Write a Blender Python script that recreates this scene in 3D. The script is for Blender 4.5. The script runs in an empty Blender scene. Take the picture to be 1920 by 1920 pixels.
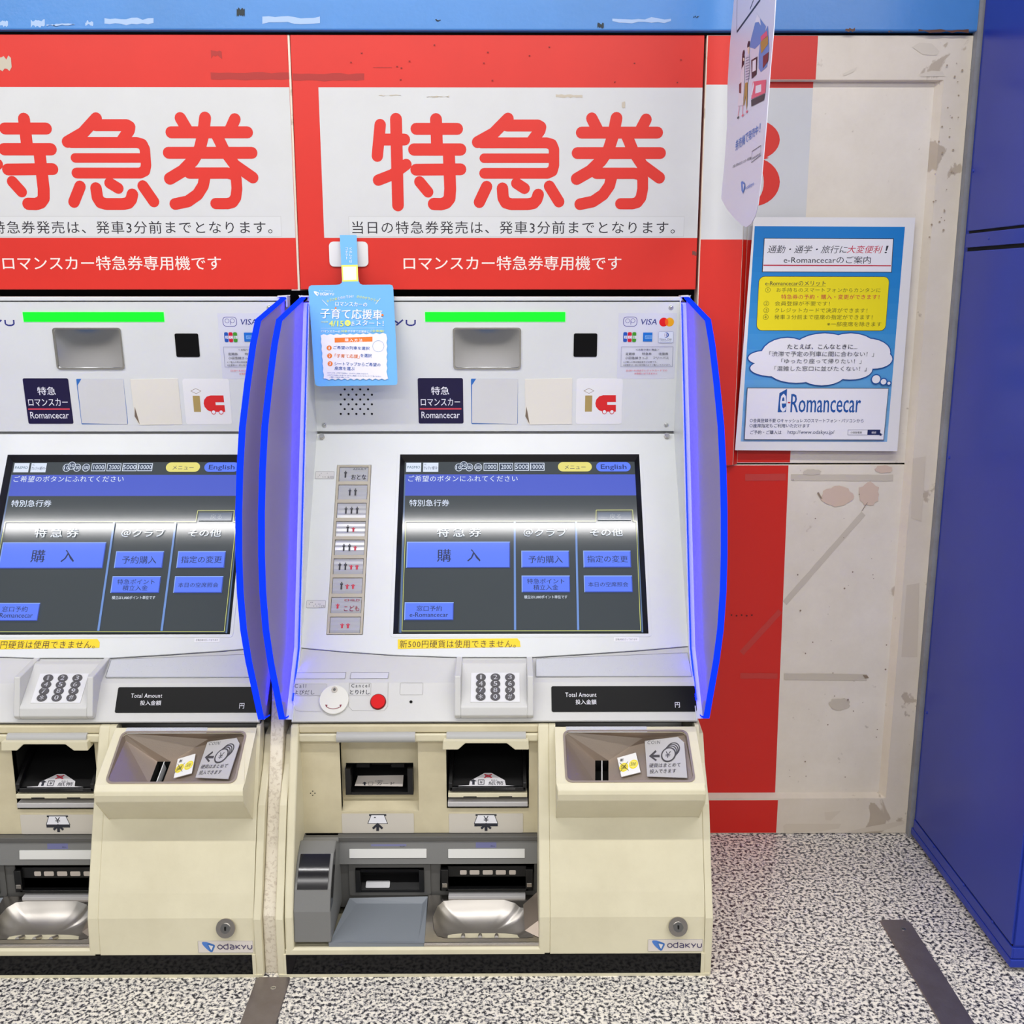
import bpy, math, random
from mathutils import Vector, Matrix
from mathutils.geometry import tessellate_polygon
random.seed(7)
scene = bpy.context.scene
# ------------------------------------------------------------------ camera
F_PX, PITCH, YAW, CAM_H = 1987.1, 0.2116, 0.0056, 1.18
cam_d = bpy.data.cameras.new('camera')
cam = bpy.data.objects.new('camera', cam_d)
scene.collection.objects.link(cam)
cam.location = (0, 0, CAM_H)
cam.rotation_euler = (math.pi/2 - PITCH, 0, -YAW)
cam_d.sensor_width = 36.0
cam_d.lens = F_PX/1920*36.0
cam_d.clip_start = 0.02
scene.camera = cam
# ------------------------------------------------------------------ world, lamps, exposure
world = bpy.data.worlds.new('station_air')
scene.world = world
world.use_nodes = True
bg = world.node_tree.nodes['Background']
bg.inputs[0].default_value = (0.92, 0.96, 1.0, 1)
bg.inputs[1].default_value = 0.55
scene.view_settings.view_transform = 'Standard'
scene.view_settings.look = 'None'
scene.view_settings.gamma = 1.0
scene.view_settings.use_curve_mapping = False
scene.view_settings.exposure = 0.32
try:
    scene.cycles.max_bounces = 8
except Exception:
    pass

def strip_lamp(name, x, y, z, length, width, power, tilt=0.0, rz=0.0, col=(1, 0.985, 0.975)):
    d = bpy.data.lights.new(name, 'AREA')
    d.shape = 'RECTANGLE'; d.size = length; d.size_y = width
    d.energy = power; d.color = col
    o = bpy.data.objects.new(name, d)
    scene.collection.objects.link(o)
    o.location = (x, y, z); o.rotation_euler = (tilt, 0, rz)
    return o
strip_lamp('ceiling_tube_light', 0.1, 0.765, 2.50, 5.0, 0.042, 44, 0.30)
strip_lamp('ceiling_tube_light', 0.0, -1.1, 2.60, 6.0, 0.30, 42, 0.35)
strip_lamp('ceiling_tube_light', 0.0, -3.4, 2.62, 6.0, 0.30, 50, 0.30)

# ------------------------------------------------------------------ geometry of the view (used to measure real places)
_s, _c = math.sin(YAW), math.cos(YAW)
_sp, _cp = math.sin(PITCH), math.cos(PITCH)
CAM = Vector((0, 0, CAM_H))
FWD = Vector((_s*_cp, _c*_cp, -_sp)); RGT = Vector((_c, -_s, 0)); UPV = Vector((_s*_sp, _c*_sp, _cp))
def ray(px, py):
    return FWD + RGT*((px-960)/F_PX) - UPV*((py-960)/F_PX)

class Frame:
    """a plane in the scene with its own x / v axes; h is the height above it"""
    def __init__(s, O, ex, ev, name=''):
        s.O = Vector(O); s.ex = Vector(ex).normalized()
        ev = Vector(ev); ev = ev - s.ex*ev.dot(s.ex); s.ev = ev.normalized()
        s.n = s.ex.cross(s.ev)
    def P(s, x, v, h=0.0):
        return s.O + s.ex*x + s.ev*v + s.n*h
    def hit(s, px, py, h=0.0):
        d = ray(px, py); o = s.O + s.n*h
        t = (o-CAM).dot(s.n)/d.dot(s.n)
        q = CAM + d*t - s.O
        return (q.dot(s.ex), q.dot(s.ev))
def FYZ(top, bot):
    return Frame((0, bot[0], bot[1]), (1, 0, 0), (0, top[0]-bot[0], top[1]-bot[1]))

# ------------------------------------------------------------------ materials
def lin(c):
    c = c/255.0
    return c/12.92 if c <= 0.04045 else ((c+0.055)/1.055)**2.4
def rgb(r, g, b, k=1.0):
    return (lin(r)*k, lin(g)*k, lin(b)*k, 1)
MATS = {}
def mat(name, col=None, rough=0.5, metal=0.0, spec=0.5, emit=None, es=0.0, coat=0.0, bump=0.0, bscale=60, var=0.0, vscale=8, alpha=1.0, trans=0.0, ior=1.45):
    if name in MATS: return MATS[name]
    m = bpy.data.materials.new(name); m.use_nodes = True
    nt = m.node_tree; b = nt.nodes['Principled BSDF']
    b.inputs['Base Color'].default_value = col
    b.inputs['Roughness'].default_value = rough
    b.inputs['Metallic'].default_value = metal
    b.inputs['Specular IOR Level'].default_value = spec
    b.inputs['Coat Weight'].default_value = coat
    b.inputs['Coat Roughness'].default_value = 0.08
    b.inputs['Transmission Weight'].default_value = trans
    b.inputs['IOR'].default_value = ior
    if emit:
        b.inputs['Emission Color'].default_value = emit; b.inputs['Emission Strength'].default_value = es
    if bump or var:
        tc = nt.nodes.new('ShaderNodeTexCoord'); nz = nt.nodes.new('ShaderNodeTexNoise')
        nt.links.new(tc.outputs['Object'], nz.inputs['Vector'])
        nz.inputs['Detail'].default_value = 6
        if bump:
            nz.inputs['Scale'].default_value = bscale
            bp = nt.nodes.new('ShaderNodeBump'); bp.inputs['Strength'].default_value = bump; bp.inputs['Distance'].default_value = 0.002
            nt.links.new(nz.outputs[0], bp.inputs['Height']); nt.links.new(bp.outputs[0], b.inputs['Normal'])
        if var:
            n2 = nt.nodes.new('ShaderNodeTexNoise'); n2.inputs['Scale'].default_value = vscale; n2.inputs['Detail'].default_value = 8; n2.inputs['Roughness'].default_value = 0.65
            nt.links.new(tc.outputs['Object'], n2.inputs['Vector'])
            mx = nt.nodes.new('ShaderNodeMixRGB'); mx.blend_type = 'MULTIPLY'
            mx.inputs[1].default_value = col; mx.inputs[0].default_value = 1
            rp = nt.nodes.new('ShaderNodeValToRGB')
            rp.color_ramp.elements[0].position = 0.3; rp.color_ramp.elements[1].position = 0.62
            rp.color_ramp.elements[0].color = (1-var, 1-var*1.1, 1-var*1.25, 1); rp.color_ramp.elements[1].color = (1, 1, 1, 1)
            nt.links.new(n2.outputs[0], rp.inputs[0]); nt.links.new(rp.outputs[0], mx.inputs[2]); nt.links.new(mx.outputs[0], b.inputs['Base Color'])
    MATS[name] = m
    return m
def paint(name, r, g, b, k=1.0, rough=0.55, **kw):
    return mat(name, rgb(r, g, b, k), rough, **kw)
M_WHITE = paint('white_enamel', 224, 227, 227, rough=0.33, var=0.05, vscale=5)
M_SCRP = paint('pale_grey_plastic', 224, 227, 226, rough=0.30, var=0.05, vscale=4)
M_CONS = paint('console_grey_plastic', 208, 208, 206, rough=0.42, bump=0.05, bscale=400, var=0.05, vscale=6)
M_CREAM = paint('cream_plastic', 224, 217, 188, rough=0.45, bump=0.04, bscale=300, var=0.10, vscale=7)
M_CREAMD = paint('cream_plastic_worn', 214, 204, 172, rough=0.5, var=0.16, vscale=9)
M_RED = paint('red_vinyl', 222, 46, 34, rough=0.42, bump=0.05, bscale=140, var=0.08, vscale=4)
M_SIGNW = paint('sign_white_vinyl', 215, 216, 216, rough=0.45, bump=0.05, bscale=140, var=0.05, vscale=6)
M_BLACK = paint('black_plastic', 16, 16, 17, rough=0.35)
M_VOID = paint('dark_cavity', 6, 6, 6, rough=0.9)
M_GLOSS = paint('gloss_black', 7, 7, 9, rough=0.3, spec=0.25)
M_KICK = paint('polished_black_granite', 12, 12, 13, rough=0.10, spec=0.30)
M_GREY = paint('payout_grey', 124, 124, 122, rough=0.42, bump=0.06, bscale=300)
M_GREYD = paint('payout_grey_dark', 92, 91, 88, rough=0.45)
M_GREYB = paint('tray_blue_grey', 128, 134, 141, rough=0.4, bump=0.1, bscale=500)
M_STEEL = mat('brushed_steel', rgb(196, 190, 182), 0.26, 1.0, bump=0.05, bscale=120)
M_STEELB = mat('tray_steel', rgb(186, 181, 174), 0.38, 1.0, bump=0.03, bscale=20)
M_BRONZE = mat('funnel_metal', rgb(176, 162, 148), 0.42, 0.75, bump=0.1, bscale=500)
M_CHROME = mat('chrome', rgb(205, 205, 203), 0.12, 1.0)
M_MIRROR = mat('mirror', rgb(216, 218, 224), 0.14, 1.0)
M_GREEN = mat('green_lamp', rgb(0, 60, 5), 0.4, emit=(0.0, 1.0, 0.015, 1), es=1.25)
M_LED = mat('blue_led_strip', rgb(0, 10, 80), 0.4, emit=(0.0, 0.001, 1.0, 1), es=52.0)
M_RIM = mat('blue_lit_acrylic_edge', rgb(5, 20, 120), 0.2, emit=(0.004, 0.035, 1.0, 1), es=1.0, spec=0.0)
M_ROLL = paint('roller_grey', 178, 178, 176, rough=0.3)
M_LABEL = paint('label_silver', 190, 188, 188, rough=0.35)
M_REDB = paint('red_button', 214, 14, 20, rough=0.5, spec=0.2)
M_KNOB = paint('knob_white', 228, 227, 218, rough=0.35)
M_BLUEC = paint('blue_cabinet_paint', 40, 60, 166, rough=0.27, spec=0.3, bump=0.04, bscale=260, var=0.06, vscale=2)
M_BEAM = paint('blue_beam_paint', 76, 140, 212, rough=0.24, bump=0.14, bscale=110, var=0.12, vscale=3)
M_CARDB = paint('card_blue', 105, 180, 238, rough=0.4)
M_PAPER = paint('paper_white', 236, 234, 232, rough=0.35, coat=0.3)
M_BANNER = paint('banner_card', 222, 222, 238, rough=0.4)
M_SEAL = paint('grey_sealant', 150, 152, 156, rough=0.7, var=0.2, vscale=20)
M_FRAMEW = None

# ink on a surface: flat colour, no texture
def ink(r, g, b, rough=0.5, k=1.0):
    return mat('ink_%d_%d_%d' % (r, g, b), rgb(r, g, b, k), rough)
# picture elements of a lit screen: black glossy glass that gives off its own light
def lit(r, g, b, es=0.72):
    return mat('screen_light_%d_%d_%d' % (r, g, b), (0.030, 0.033, 0.034, 1), 0.075, spec=0.27, emit=rgb(r, g, b), es=es, bump=0.0)

# stained enamel of the service door
def stained(name, base, spot, rough=0.5, sc=5.0, lo=0.60, hi=0.63):
    m = bpy.data.materials.new(name); m.use_nodes = True
    nt = m.node_tree; b = nt.nodes['Principled BSDF']; b.inputs['Roughness'].default_value = rough
    tc = nt.nodes.new('ShaderNodeTexCoord')
    n1 = nt.nodes.new('ShaderNodeTexNoise'); n1.inputs['Scale'].default_value = sc; n1.inputs['Detail'].default_value = 9; n1.inputs['Roughness'].default_value = 0.55; n1.inputs['Distortion'].default_value = 0.4
    n2 = nt.nodes.new('ShaderNodeTexNoise'); n2.inputs['Scale'].default_value = 2.2; n2.inputs['Detail'].default_value = 10; n2.inputs['Roughness'].default_value = 0.7
    n3 = nt.nodes.new('ShaderNodeTexNoise'); n3.inputs['Scale'].default_value = 55; n3.inputs['Detail'].default_value = 3
    for n in (n1, n2, n3): nt.links.new(tc.outputs['Object'], n.inputs['Vector'])
    r1 = nt.nodes.new('ShaderNodeValToRGB'); r1.color_ramp.elements[0].position = lo; r1.color_ramp.elements[1].position = hi
    r2 = nt.nodes.new('ShaderNodeValToRGB'); r2.color_ramp.elements[0].position = 0.35; r2.color_ramp.elements[1].position = 0.65
    r2.color_ramp.elements[0].color = (0.84, 0.82, 0.78, 1); r2.color_ramp.elements[1].color = (1, 1, 1, 1)
    r3 = nt.nodes.new('ShaderNodeValToRGB'); r3.color_ramp.elements[0].position = 0.22; r3.color_ramp.elements[1].position = 0.30
    r3.color_ramp.elements[0].color = (0.55, 0.5, 0.45, 1); r3.color_ramp.elements[1].color = (1, 1, 1, 1)
    mx = nt.nodes.new('ShaderNodeMixRGB'); mx.inputs[1].default_value = base; mx.inputs[2].default_value = spot
    nt.links.new(n1.outputs[0], r1.inputs[0]); nt.links.new(r1.outputs[0], mx.inputs[0])
    m2 = nt.nodes.new('ShaderNodeMixRGB'); m2.blend_type = 'MULTIPLY'; m2.inputs[0].default_value = 1
    nt.links.new(mx.outputs[0], m2.inputs[1]); nt.links.new(n2.outputs[0], r2.inputs[0]); nt.links.new(r2.outputs[0], m2.inputs[2])
    m3 = nt.nodes.new('ShaderNodeMixRGB'); m3.blend_type = 'MULTIPLY'; m3.inputs[0].default_value = 0.8
    nt.links.new(m2.outputs[0], m3.inputs[1]); nt.links.new(n3.outputs[0], r3.inputs[0]); nt.links.new(r3.outputs[0], m3.inputs[2])
    nt.links.new(m3.outputs[0], b.inputs['Base Color'])
    bp = nt.nodes.new('ShaderNodeBump'); bp.inputs['Strength'].default_value = 0.25; bp.inputs['Distance'].default_value = 0.001
    nt.links.new(r1.outputs[0], bp.inputs['Height']); nt.links.new(bp.outputs[0], b.inputs['Normal'])
    return m
M_DOOR = stained('door_enamel', rgb(243, 235, 220), rgb(206, 192, 172), lo=0.64, hi=0.655)
M_DOORF = stained('door_frame_enamel', rgb(236, 226, 209), rgb(200, 186, 166), sc=9, lo=0.62, hi=0.64)
M_FILL = stained('gap_filler', rgb(236, 228, 210), rgb(214, 203, 184), sc=160, lo=0.5, hi=0.62)

def granite():
    m = bpy.data.materials.new('granite_floor'); m.use_nodes = True
    nt = m.node_tree; b = nt.nodes['Principled BSDF']
    tc = nt.nodes.new('ShaderNodeTexCoord')
    n1 = nt.nodes.new('ShaderNodeTexNoise'); n1.inputs['Scale'].default_value = 150; n1.inputs['Detail'].default_value = 3; n1.inputs['Roughness'].default_value = 0.65
    n2 = nt.nodes.new('ShaderNodeTexNoise'); n2.inputs['Scale'].default_value = 75; n2.inputs['Detail'].default_value = 2
    v = nt.nodes.new('ShaderNodeTexVoronoi'); v.inputs['Scale'].default_value = 170
    for n in (n1, n2, v): nt.links.new(tc.outputs['Object'], n.inputs['Vector'])
    r1 = nt.nodes.new('ShaderNodeValToRGB'); e = r1.color_ramp.elements
    e[0].position = 0.40; e[0].color = rgb(42, 42, 48); e[1].position = 0.55; e[1].color = rgb(246, 241, 231)
    k = e.new(0.455); k.color = rgb(128, 128, 134); k = e.new(0.495); k.color = rgb(216, 212, 206)
    r2 = nt.nodes.new('ShaderNodeValToRGB'); r2.color_ramp.elements[0].position = 0.35; r2.color_ramp.elements[1].position = 0.6
    r2.color_ramp.elements[0].color = (0.82, 0.81, 0.80, 1); r2.color_ramp.elements[1].color = (1, 0.985, 0.95, 1)
    mx = nt.nodes.new('ShaderNodeMixRGB'); mx.blend_type = 'MULTIPLY'; mx.inputs[0].default_value = 1
    nt.links.new(n1.outputs[0], r1.inputs[0]); nt.links.new(n2.outputs[0], r2.inputs[0])
    nt.links.new(r1.outputs[0], mx.inputs[1]); nt.links.new(r2.outputs[0], mx.inputs[2]); nt.links.new(mx.outputs[0], b.inputs['Base Color'])
    b.inputs['Roughness'].default_value = 0.38; b.inputs['Specular IOR Level'].default_value = 0.5
    return m
M_GRAN = granite()

# translucent frosted acrylic of the privacy screens
def acrylic():
    m = bpy.data.materials.new('frosted_acrylic'); m.use_nodes = True
    nt = m.node_tree; nt.nodes.remove(nt.nodes['Principled BSDF']); out = nt.nodes['Material Output']
    d = nt.nodes.new('ShaderNodeBsdfDiffuse'); d.inputs[0].default_value = rgb(164, 154, 190)
    t = nt.nodes.new('ShaderNodeBsdfTranslucent'); t.inputs[0].default_value = rgb(164, 154, 194)
    g = nt.nodes.new('ShaderNodeBsdfGlossy'); g.inputs[0].default_value = (1, 1, 1, 1); g.inputs[1].default_value = 0.22
    a = nt.nodes.new('ShaderNodeMixShader'); a.inputs[0].default_value = 0.4
    nt.links.new(d.outputs[0], a.inputs[1]); nt.links.new(t.outputs[0], a.inputs[2])
    c = nt.nodes.new('ShaderNodeMixShader')
    c.inputs[0].default_value = 0.05; nt.links.new(a.outputs[0], c.inputs[1]); nt.links.new(g.outputs[0], c.inputs[2])
    nt.links.new(c.outputs[0], out.inputs[0])
    return m
M_ACR = acrylic()

# ------------------------------------------------------------------ mesh building
ROOT = [Vector((0, 0, 0))]
TXT = {}
def glyphs(s, bold=0.0, space=1.0, res=2):
    key = (s, bold, space)
    if key in TXT: return TXT[key]
    c = bpy.data.curves.new('t', 'FONT'); c.body = s; c.size = 1; c.resolution_u = res; c.fill_mode = 'FRONT'
    c.offset = bold; c.space_character = space
    o = bpy.data.objects.new('t', c); scene.collection.objects.link(o)
    dg = bpy.context.evaluated_depsgraph_get()
    me = o.evaluated_get(dg).to_mesh()
    vs = [(v.co.x, v.co.y) for v in me.vertices]; fs = [tuple(p.vertices) for p in me.polygons]
    o.evaluated_get(dg).to_mesh_clear()
    bpy.data.objects.remove(o); bpy.data.curves.remove(c)
    if vs:
        x0 = min(v[0] for v in vs); x1 = max(v[0] for v in vs); y0 = min(v[1] for v in vs); y1 = max(v[1] for v in vs)
        vs = [((a-x0)/(x1-x0 or 1), (b-y0)/(y1-y0 or 1)) for a, b in vs]
    TXT[key] = (vs, fs)
    return TXT[key]

class MB:
    def __init__(s): s.v = []; s.f = []; s.m = []; s.ms = []; s.layer = 0
    def mi(s, m):
        if m not in s.ms: s.ms.append(m)
        return s.ms.index(m)
    def face(s, pts, m):
        i = len(s.v); s.v += [Vector(p) for p in pts]; s.f.append(list(range(i, i+len(pts)))); s.m.append(s.mi(m))
    def mesh(s, pts, faces, m):
        i = len(s.v); s.v += [Vector(p) for p in pts]
        for f in faces: s.f.append([i+k for k in f]); s.m.append(s.mi(m))
    def box(s, a, b, m):
        (x0, y0, z0), (x1, y1, z1) = a, b
        P = [(x0,y0,z0),(x1,y0,z0),(x1,y1,z0),(x0,y1,z0),(x0,y0,z1),(x1,y0,z1),(x1,y1,z1),(x0,y1,z1)]
        s.mesh(P, [(0,3,2,1),(4,5,6,7),(0,1,5,4),(1,2,6,5),(2,3,7,6),(3,0,4,7)], m)
    def profile(s, pts, x0, x1, m, x0b=None):
        """extrude a (y,z) outline along x"""
        n = len(pts)
        P = [(x0, y, z) for y, z in pts] + [(x1, y, z) for y, z in pts]
        area = sum(pts[i][0]*pts[(i+1) % n][1]-pts[(i+1) % n][0]*pts[i][1] for i in range(n))
        F = [(i, (i+1) % n, n+(i+1) % n, n+i) for i in range(n)]
        F += [tuple(range(n-1, -1, -1)), tuple(range(n, 2*n))]
        if area < 0: F = [tuple(reversed(f)) for f in F]
        s.mesh(P, F, m)
    def slab(s, fr, outer, h0, h1, m, holes=(), sidem=None, back=False):
        """plate with outline 'outer' in frame coordinates, front at h1, sides down to h0"""
        loops = [list(outer)] + [list(h) for h in holes]
        flat = [q for L in loops for q in L]
        tri = tessellate_polygon([[Vector((x, v, 0)) for x, v in L] for L in loops])
        F = []
        for a, b, c in tri:
            A, B, C_ = flat[a], flat[b], flat[c]
            cr = (B[0]-A[0])*(C_[1]-A[1])-(B[1]-A[1])*(C_[0]-A[0])
            F.append((a, b, c) if cr > 0 else (a, c, b))
        s.mesh([fr.P(x, v, h1) for x, v in flat], F, m)
        if back: s.mesh([fr.P(x, v, h0) for x, v in flat], [tuple(reversed(f)) for f in F], m)
        if h0 == h1: return
        for k, L in enumerate(loops):
            n = len(L)
            ar = sum(L[i][0]*L[(i+1) % n][1]-L[(i+1) % n][0]*L[i][1] for i in range(n))
            if (ar < 0) == (k == 0): L = L[::-1]
            P = [fr.P(x, v, h1) for x, v in L]+[fr.P(x, v, h0) for x, v in L]
            s.mesh(P, [(i, n+i, n+(i+1) % n, (i+1) % n) for i in range(n)], sidem or m)
    def flat(s, fr, outer, m, h=None):
        s.layer += 1
        s.slab(fr, outer, 0, 0, m) if h is None and False else s.slab(fr, outer, (h if h is not None else 0.0001*s.layer), (h if h is not None else 0.0001*s.layer), m)
    def text(s, fr, str_, x0, v0, x1, v1, m, bold=0.0, h=None, slant=0.0, dv=0.0, space=1.0, vert=False):
        bold = bold*0.45
        if str_ in ('1', '！', '!'):
            c_ = (x0+x1)/2; w_ = min(abs(x1-x0), abs(v0-v1)*.34)/2; x0, x1 = c_-w_, c_+w_; bold *= .4
        if bold:
            d_ = bold*(v0-v1)*(0.9 if any(ord(ch_) > 0x2fff for ch_ in str_) else 1.0)
            for q_ in (-d_, d_): s.text(fr, str_, x0+q_, v0+q_*.4, x1+q_, v1+q_*.4, m, 0.0, h, slant, dv, space)
            bold = 0.0
        """x0,v0 = top left, x1,v1 = bottom right of the ink"""
        s.layer += 0.1
        vs, fs = glyphs(str_, bold, space)
        hh = h if h is not None else 0.0001*s.layer
        H = v0-v1; W = x1-x0
        s.mesh([fr.P(x0+a*W+slant*b*H, v1+b*H+dv*a, hh) for a, b in vs], fs, m)
    def stroke(s, fr, pts, w, m, closed=False, cap=True, h=None):
        """polyline of width w with round caps, in frame coordinates"""
        n = len(pts); rng = range(n if closed else n-1)
        s.layer += 0.05
        hh = h if h is not None else 0.0001*s.layer
        for i in rng:
            a = Vector(pts[i]); b = Vector(pts[(i+1) % n]); d = b-a
            if d.length < 1e-9: continue
            d.normalize(); p = Vector((-d.y, d.x))*(w/2)
            hh += 2e-6
            s.mesh([fr.P(q.x, q.y, hh) for q in (a-p, b-p, b+p, a+p)], [(0, 1, 2, 3)], m)
        if cap:
            for q in pts:
                hh += 2e-6
                s.mesh([fr.P(q[0]+w/2*math.cos(t*math.pi/8), q[1]+w/2*math.sin(t*math.pi/8), hh) for t in range(16)], [tuple(range(16))], m)
    def cyl(s, c, axis, r, L, m, n=24, r2=None):
        """cylinder from c along axis (length L), closed"""
        a = Vector(axis).normalized(); u = a.orthogonal().normalized(); w = a.cross(u); c = Vector(c)
        r2 = r if r2 is None else r2
        A = [c+(u*math.cos(2*math.pi*i/n)+w*math.sin(2*math.pi*i/n))*r for i in range(n)]
        B = [c+a*L+(u*math.cos(2*math.pi*i/n)+w*math.sin(2*math.pi*i/n))*r2 for i in range(n)]
        s.mesh(A+B, [(i, (i+1) % n, n+(i+1) % n, n+i) for i in range(n)]+[tuple(range(n-1, -1, -1)), tuple(range(n, 2*n))], m)
    def dome(s, fr, x, v, r, h0, h1, m, n=16, rings=4):
        P = []; F = []
        for k in range(rings+1):
            t = k/rings*math.pi/2
            for i in range(n): P.append(fr.P(x+r*math.cos(t)*math.cos(2*math.pi*i/n), v+r*math.cos(t)*math.sin(2*math.pi*i/n), h0+(h1-h0)*math.sin(t)))
        for k in range(rings):
            for i in range(n): F.append((k*n+i, k*n+(i+1) % n, (k+1)*n+(i+1) % n, (k+1)*n+i))
        s.mesh(P, F, m)
    def build(s, name, parent=None, smooth=False, bevel=0.0, label=None, kind=None):
        me = bpy.data.meshes.new(name)
        r = ROOT[0] if parent is not None else Vector((0, 0, 0))
        me.from_pydata([tuple(v-r) for v in s.v], [], s.f)
        for m in s.ms: me.materials.append(m)
        for p, k in zip(me.polygons, s.m): p.material_index = k; p.use_smooth = smooth
        me.update()
        o = bpy.data.objects.new(name, me); scene.collection.objects.link(o)
        if parent is not None: o.parent = parent
        if bevel:
            import bmesh
            bm = bmesh.new(); bm.from_mesh(me); bmesh.ops.remove_doubles(bm, verts=bm.verts, dist=1e-6); bm.to_mesh(me); bm.free()
            b = o.modifiers.new('bevel', 'BEVEL'); b.width = bevel; b.segments = 3; b.limit_method = 'ANGLE'; b.angle_limit = 0.5
            b.harden_normals = False
        if name in ('lettering', 'braille_plate', 'screen_picture') and kind is None and len(s.f) > 1500: kind = 'stuff'
        if label: o['label'] = label
        if kind: o['kind'] = kind
        return o

def build_each(mb, name, parent, label=None):
    """every separate piece of mb becomes a part of its own"""
    par = list(range(len(mb.v)))
    def find(a):
        while par[a] != a: par[a] = par[par[a]]; a = par[a]
        return a
    for f in mb.f:
        for k in f[1:]: par[find(k)] = find(f[0])
    groups = {}
    for f, mi_ in zip(mb.f, mb.m): groups.setdefault(find(f[0]), []).append((f, mi_))
    out = []
    for g in groups.values():
        q = MB()
        for f, mi_ in g: q.face([mb.v[k] for k in f], mb.ms[mi_])
        out.append(q.build(name, parent, label=label))
    return out

def rr(x0, v0, x1, v1, r, n=5):
    if x1 < x0: x0, x1 = x1, x0
    if v1 < v0: v0, v1 = v1, v0
    r = min(r, (x1-x0)/2.001, (v1-v0)/2.001); P = []
    for cx, cy, a in ((x1-r, v0+r, -90), (x1-r, v1-r, 0), (x0+r, v1-r, 90), (x0+r, v0+r, 180)):
        for i in range(n+1):
            t = math.radians(a+90*i/n); P.append((cx+r*math.cos(t), cy+r*math.sin(t)))
    return P
def rect(x0, v0, x1, v1): return [(min(x0,x1), min(v0,v1)), (max(x0,x1), min(v0,v1)), (max(x0,x1), max(v0,v1)), (min(x0,x1), max(v0,v1))]
def circ(x, v, r, n=28, ry=None): return [(x+r*math.cos(2*math.pi*i/n), v+(ry or r)*math.sin(2*math.pi*i/n)) for i in range(n)]

class Sheet:
    """printing on a frame: measured positions (u,w) are turned into places on the surface"""
    def __init__(s, mb, fr, ox=0, oy=0, k=1.0): s.mb, s.fr, s.ox, s.oy, s.k = mb, fr, ox, oy, k
    def p(s, x, y): return s.fr.hit(s.ox+x/s.k, s.oy+y/s.k)
    def box(s, l, t, r, b):
        x0, v0 = s.p(l, t); x1, _ = s.p(r, t); _, v1 = s.p(l, b); return x0, v0, x1, v1
    def rect(s, l, t, r, b, m, rad=0.0):
        x0, v0, x1, v1 = s.box(l, t, r, b)
        s.mb.flat(s.fr, rr(x0, v0, x1, v1, rad) if rad else rect(x0, v0, x1, v1), m)
    def poly(s, pts, m): s.mb.flat(s.fr, [s.p(*q) for q in pts], m)
    def line(s, pts, w, m, closed=False, cap=False): s.mb.stroke(s.fr, [s.p(*q) for q in pts], w, m, closed, cap)
    def outline(s, l, t, r, b, w, m, rad=0.0):
        x0, v0, x1, v1 = s.box(l, t, r, b)
        s.mb.stroke(s.fr, rr(x0, v0, x1, v1, rad) if rad else rect(x0, v0, x1, v1), w, m, True, False)
    def text(s, t, l, tp, r, b, m, bold=0.0, slant=0.0, space=1.0, rise=0.0):
        x0, v0, x1, v1 = s.box(l, tp, r, b)
        dv = 0.0
        if rise: dv = s.p(r, tp+rise)[1]-v0
        s.mb.text(s.fr, t, x0, v0, x1, v1, m, bold, slant=slant, space=space, dv=dv)
    def circ(s, x, y, rx, m, ry=None):
        c = s.p(x, y); e = s.p(x+rx, y); g = s.p(x, y+(ry or rx)); r = abs(e[0]-c[0])
        s.mb.flat(s.fr, circ(c[0], c[1], r, 24, abs(g[1]-c[1])), m)
    def ring(s, x, y, rx, w, m, ry=None):
        c = s.p(x, y); e = s.p(x+rx, y); g = s.p(x, y+(ry or rx))
        s.mb.stroke(s.fr, circ(c[0], c[1], abs(e[0]-c[0]), 24, abs(g[1]-c[1])), w, m, True, False)

def empty(name, loc, label=None, cat=None, group=None):
    o = bpy.data.objects.new(name, None); scene.collection.objects.link(o); o.location = loc
    o.empty_display_size = 0.05
    tag(o, label, cat, group); ROOT[0] = Vector(loc)
    return o
def tag(o, label=None, cat=None, group=None):
    if label: o['label'] = label
    if cat: o['category'] = cat
    if group: o['group'] = group
def copy_tree(o, parent=None):
    c = o.copy(); scene.collection.objects.link(c)
    if parent is not None: c.parent = parent
    for ch in list(o.children): copy_tree(ch, c)
    return c

def odakyu_mark(sh, l, t, r, b, c1, c2, hole):
    w, h = r-l, b-t
    q = lambda a, c: (l+a*w, t+c*h)
    sh.poly([q(0, .05), q(.1, 0), q(.35, .02), q(.62, .12), q(.95, .28), q(1, .36), q(.97, .5), q(.78, .97), q(.66, 1), q(.55, .93), q(.3, .66), q(.1, .38), q(0, .18)], c1)
    sh.poly([q(.4, .2), q(.62, .12), q(.95, .28), q(1, .36), q(.97, .5), q(.78, .97), q(.66, 1), q(.6, .96), q(.52, .7)], c2)
    sh.poly([q(.5, .3), q(.86, .4), q(.7, .82), q(.6, .62)], hole)

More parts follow.
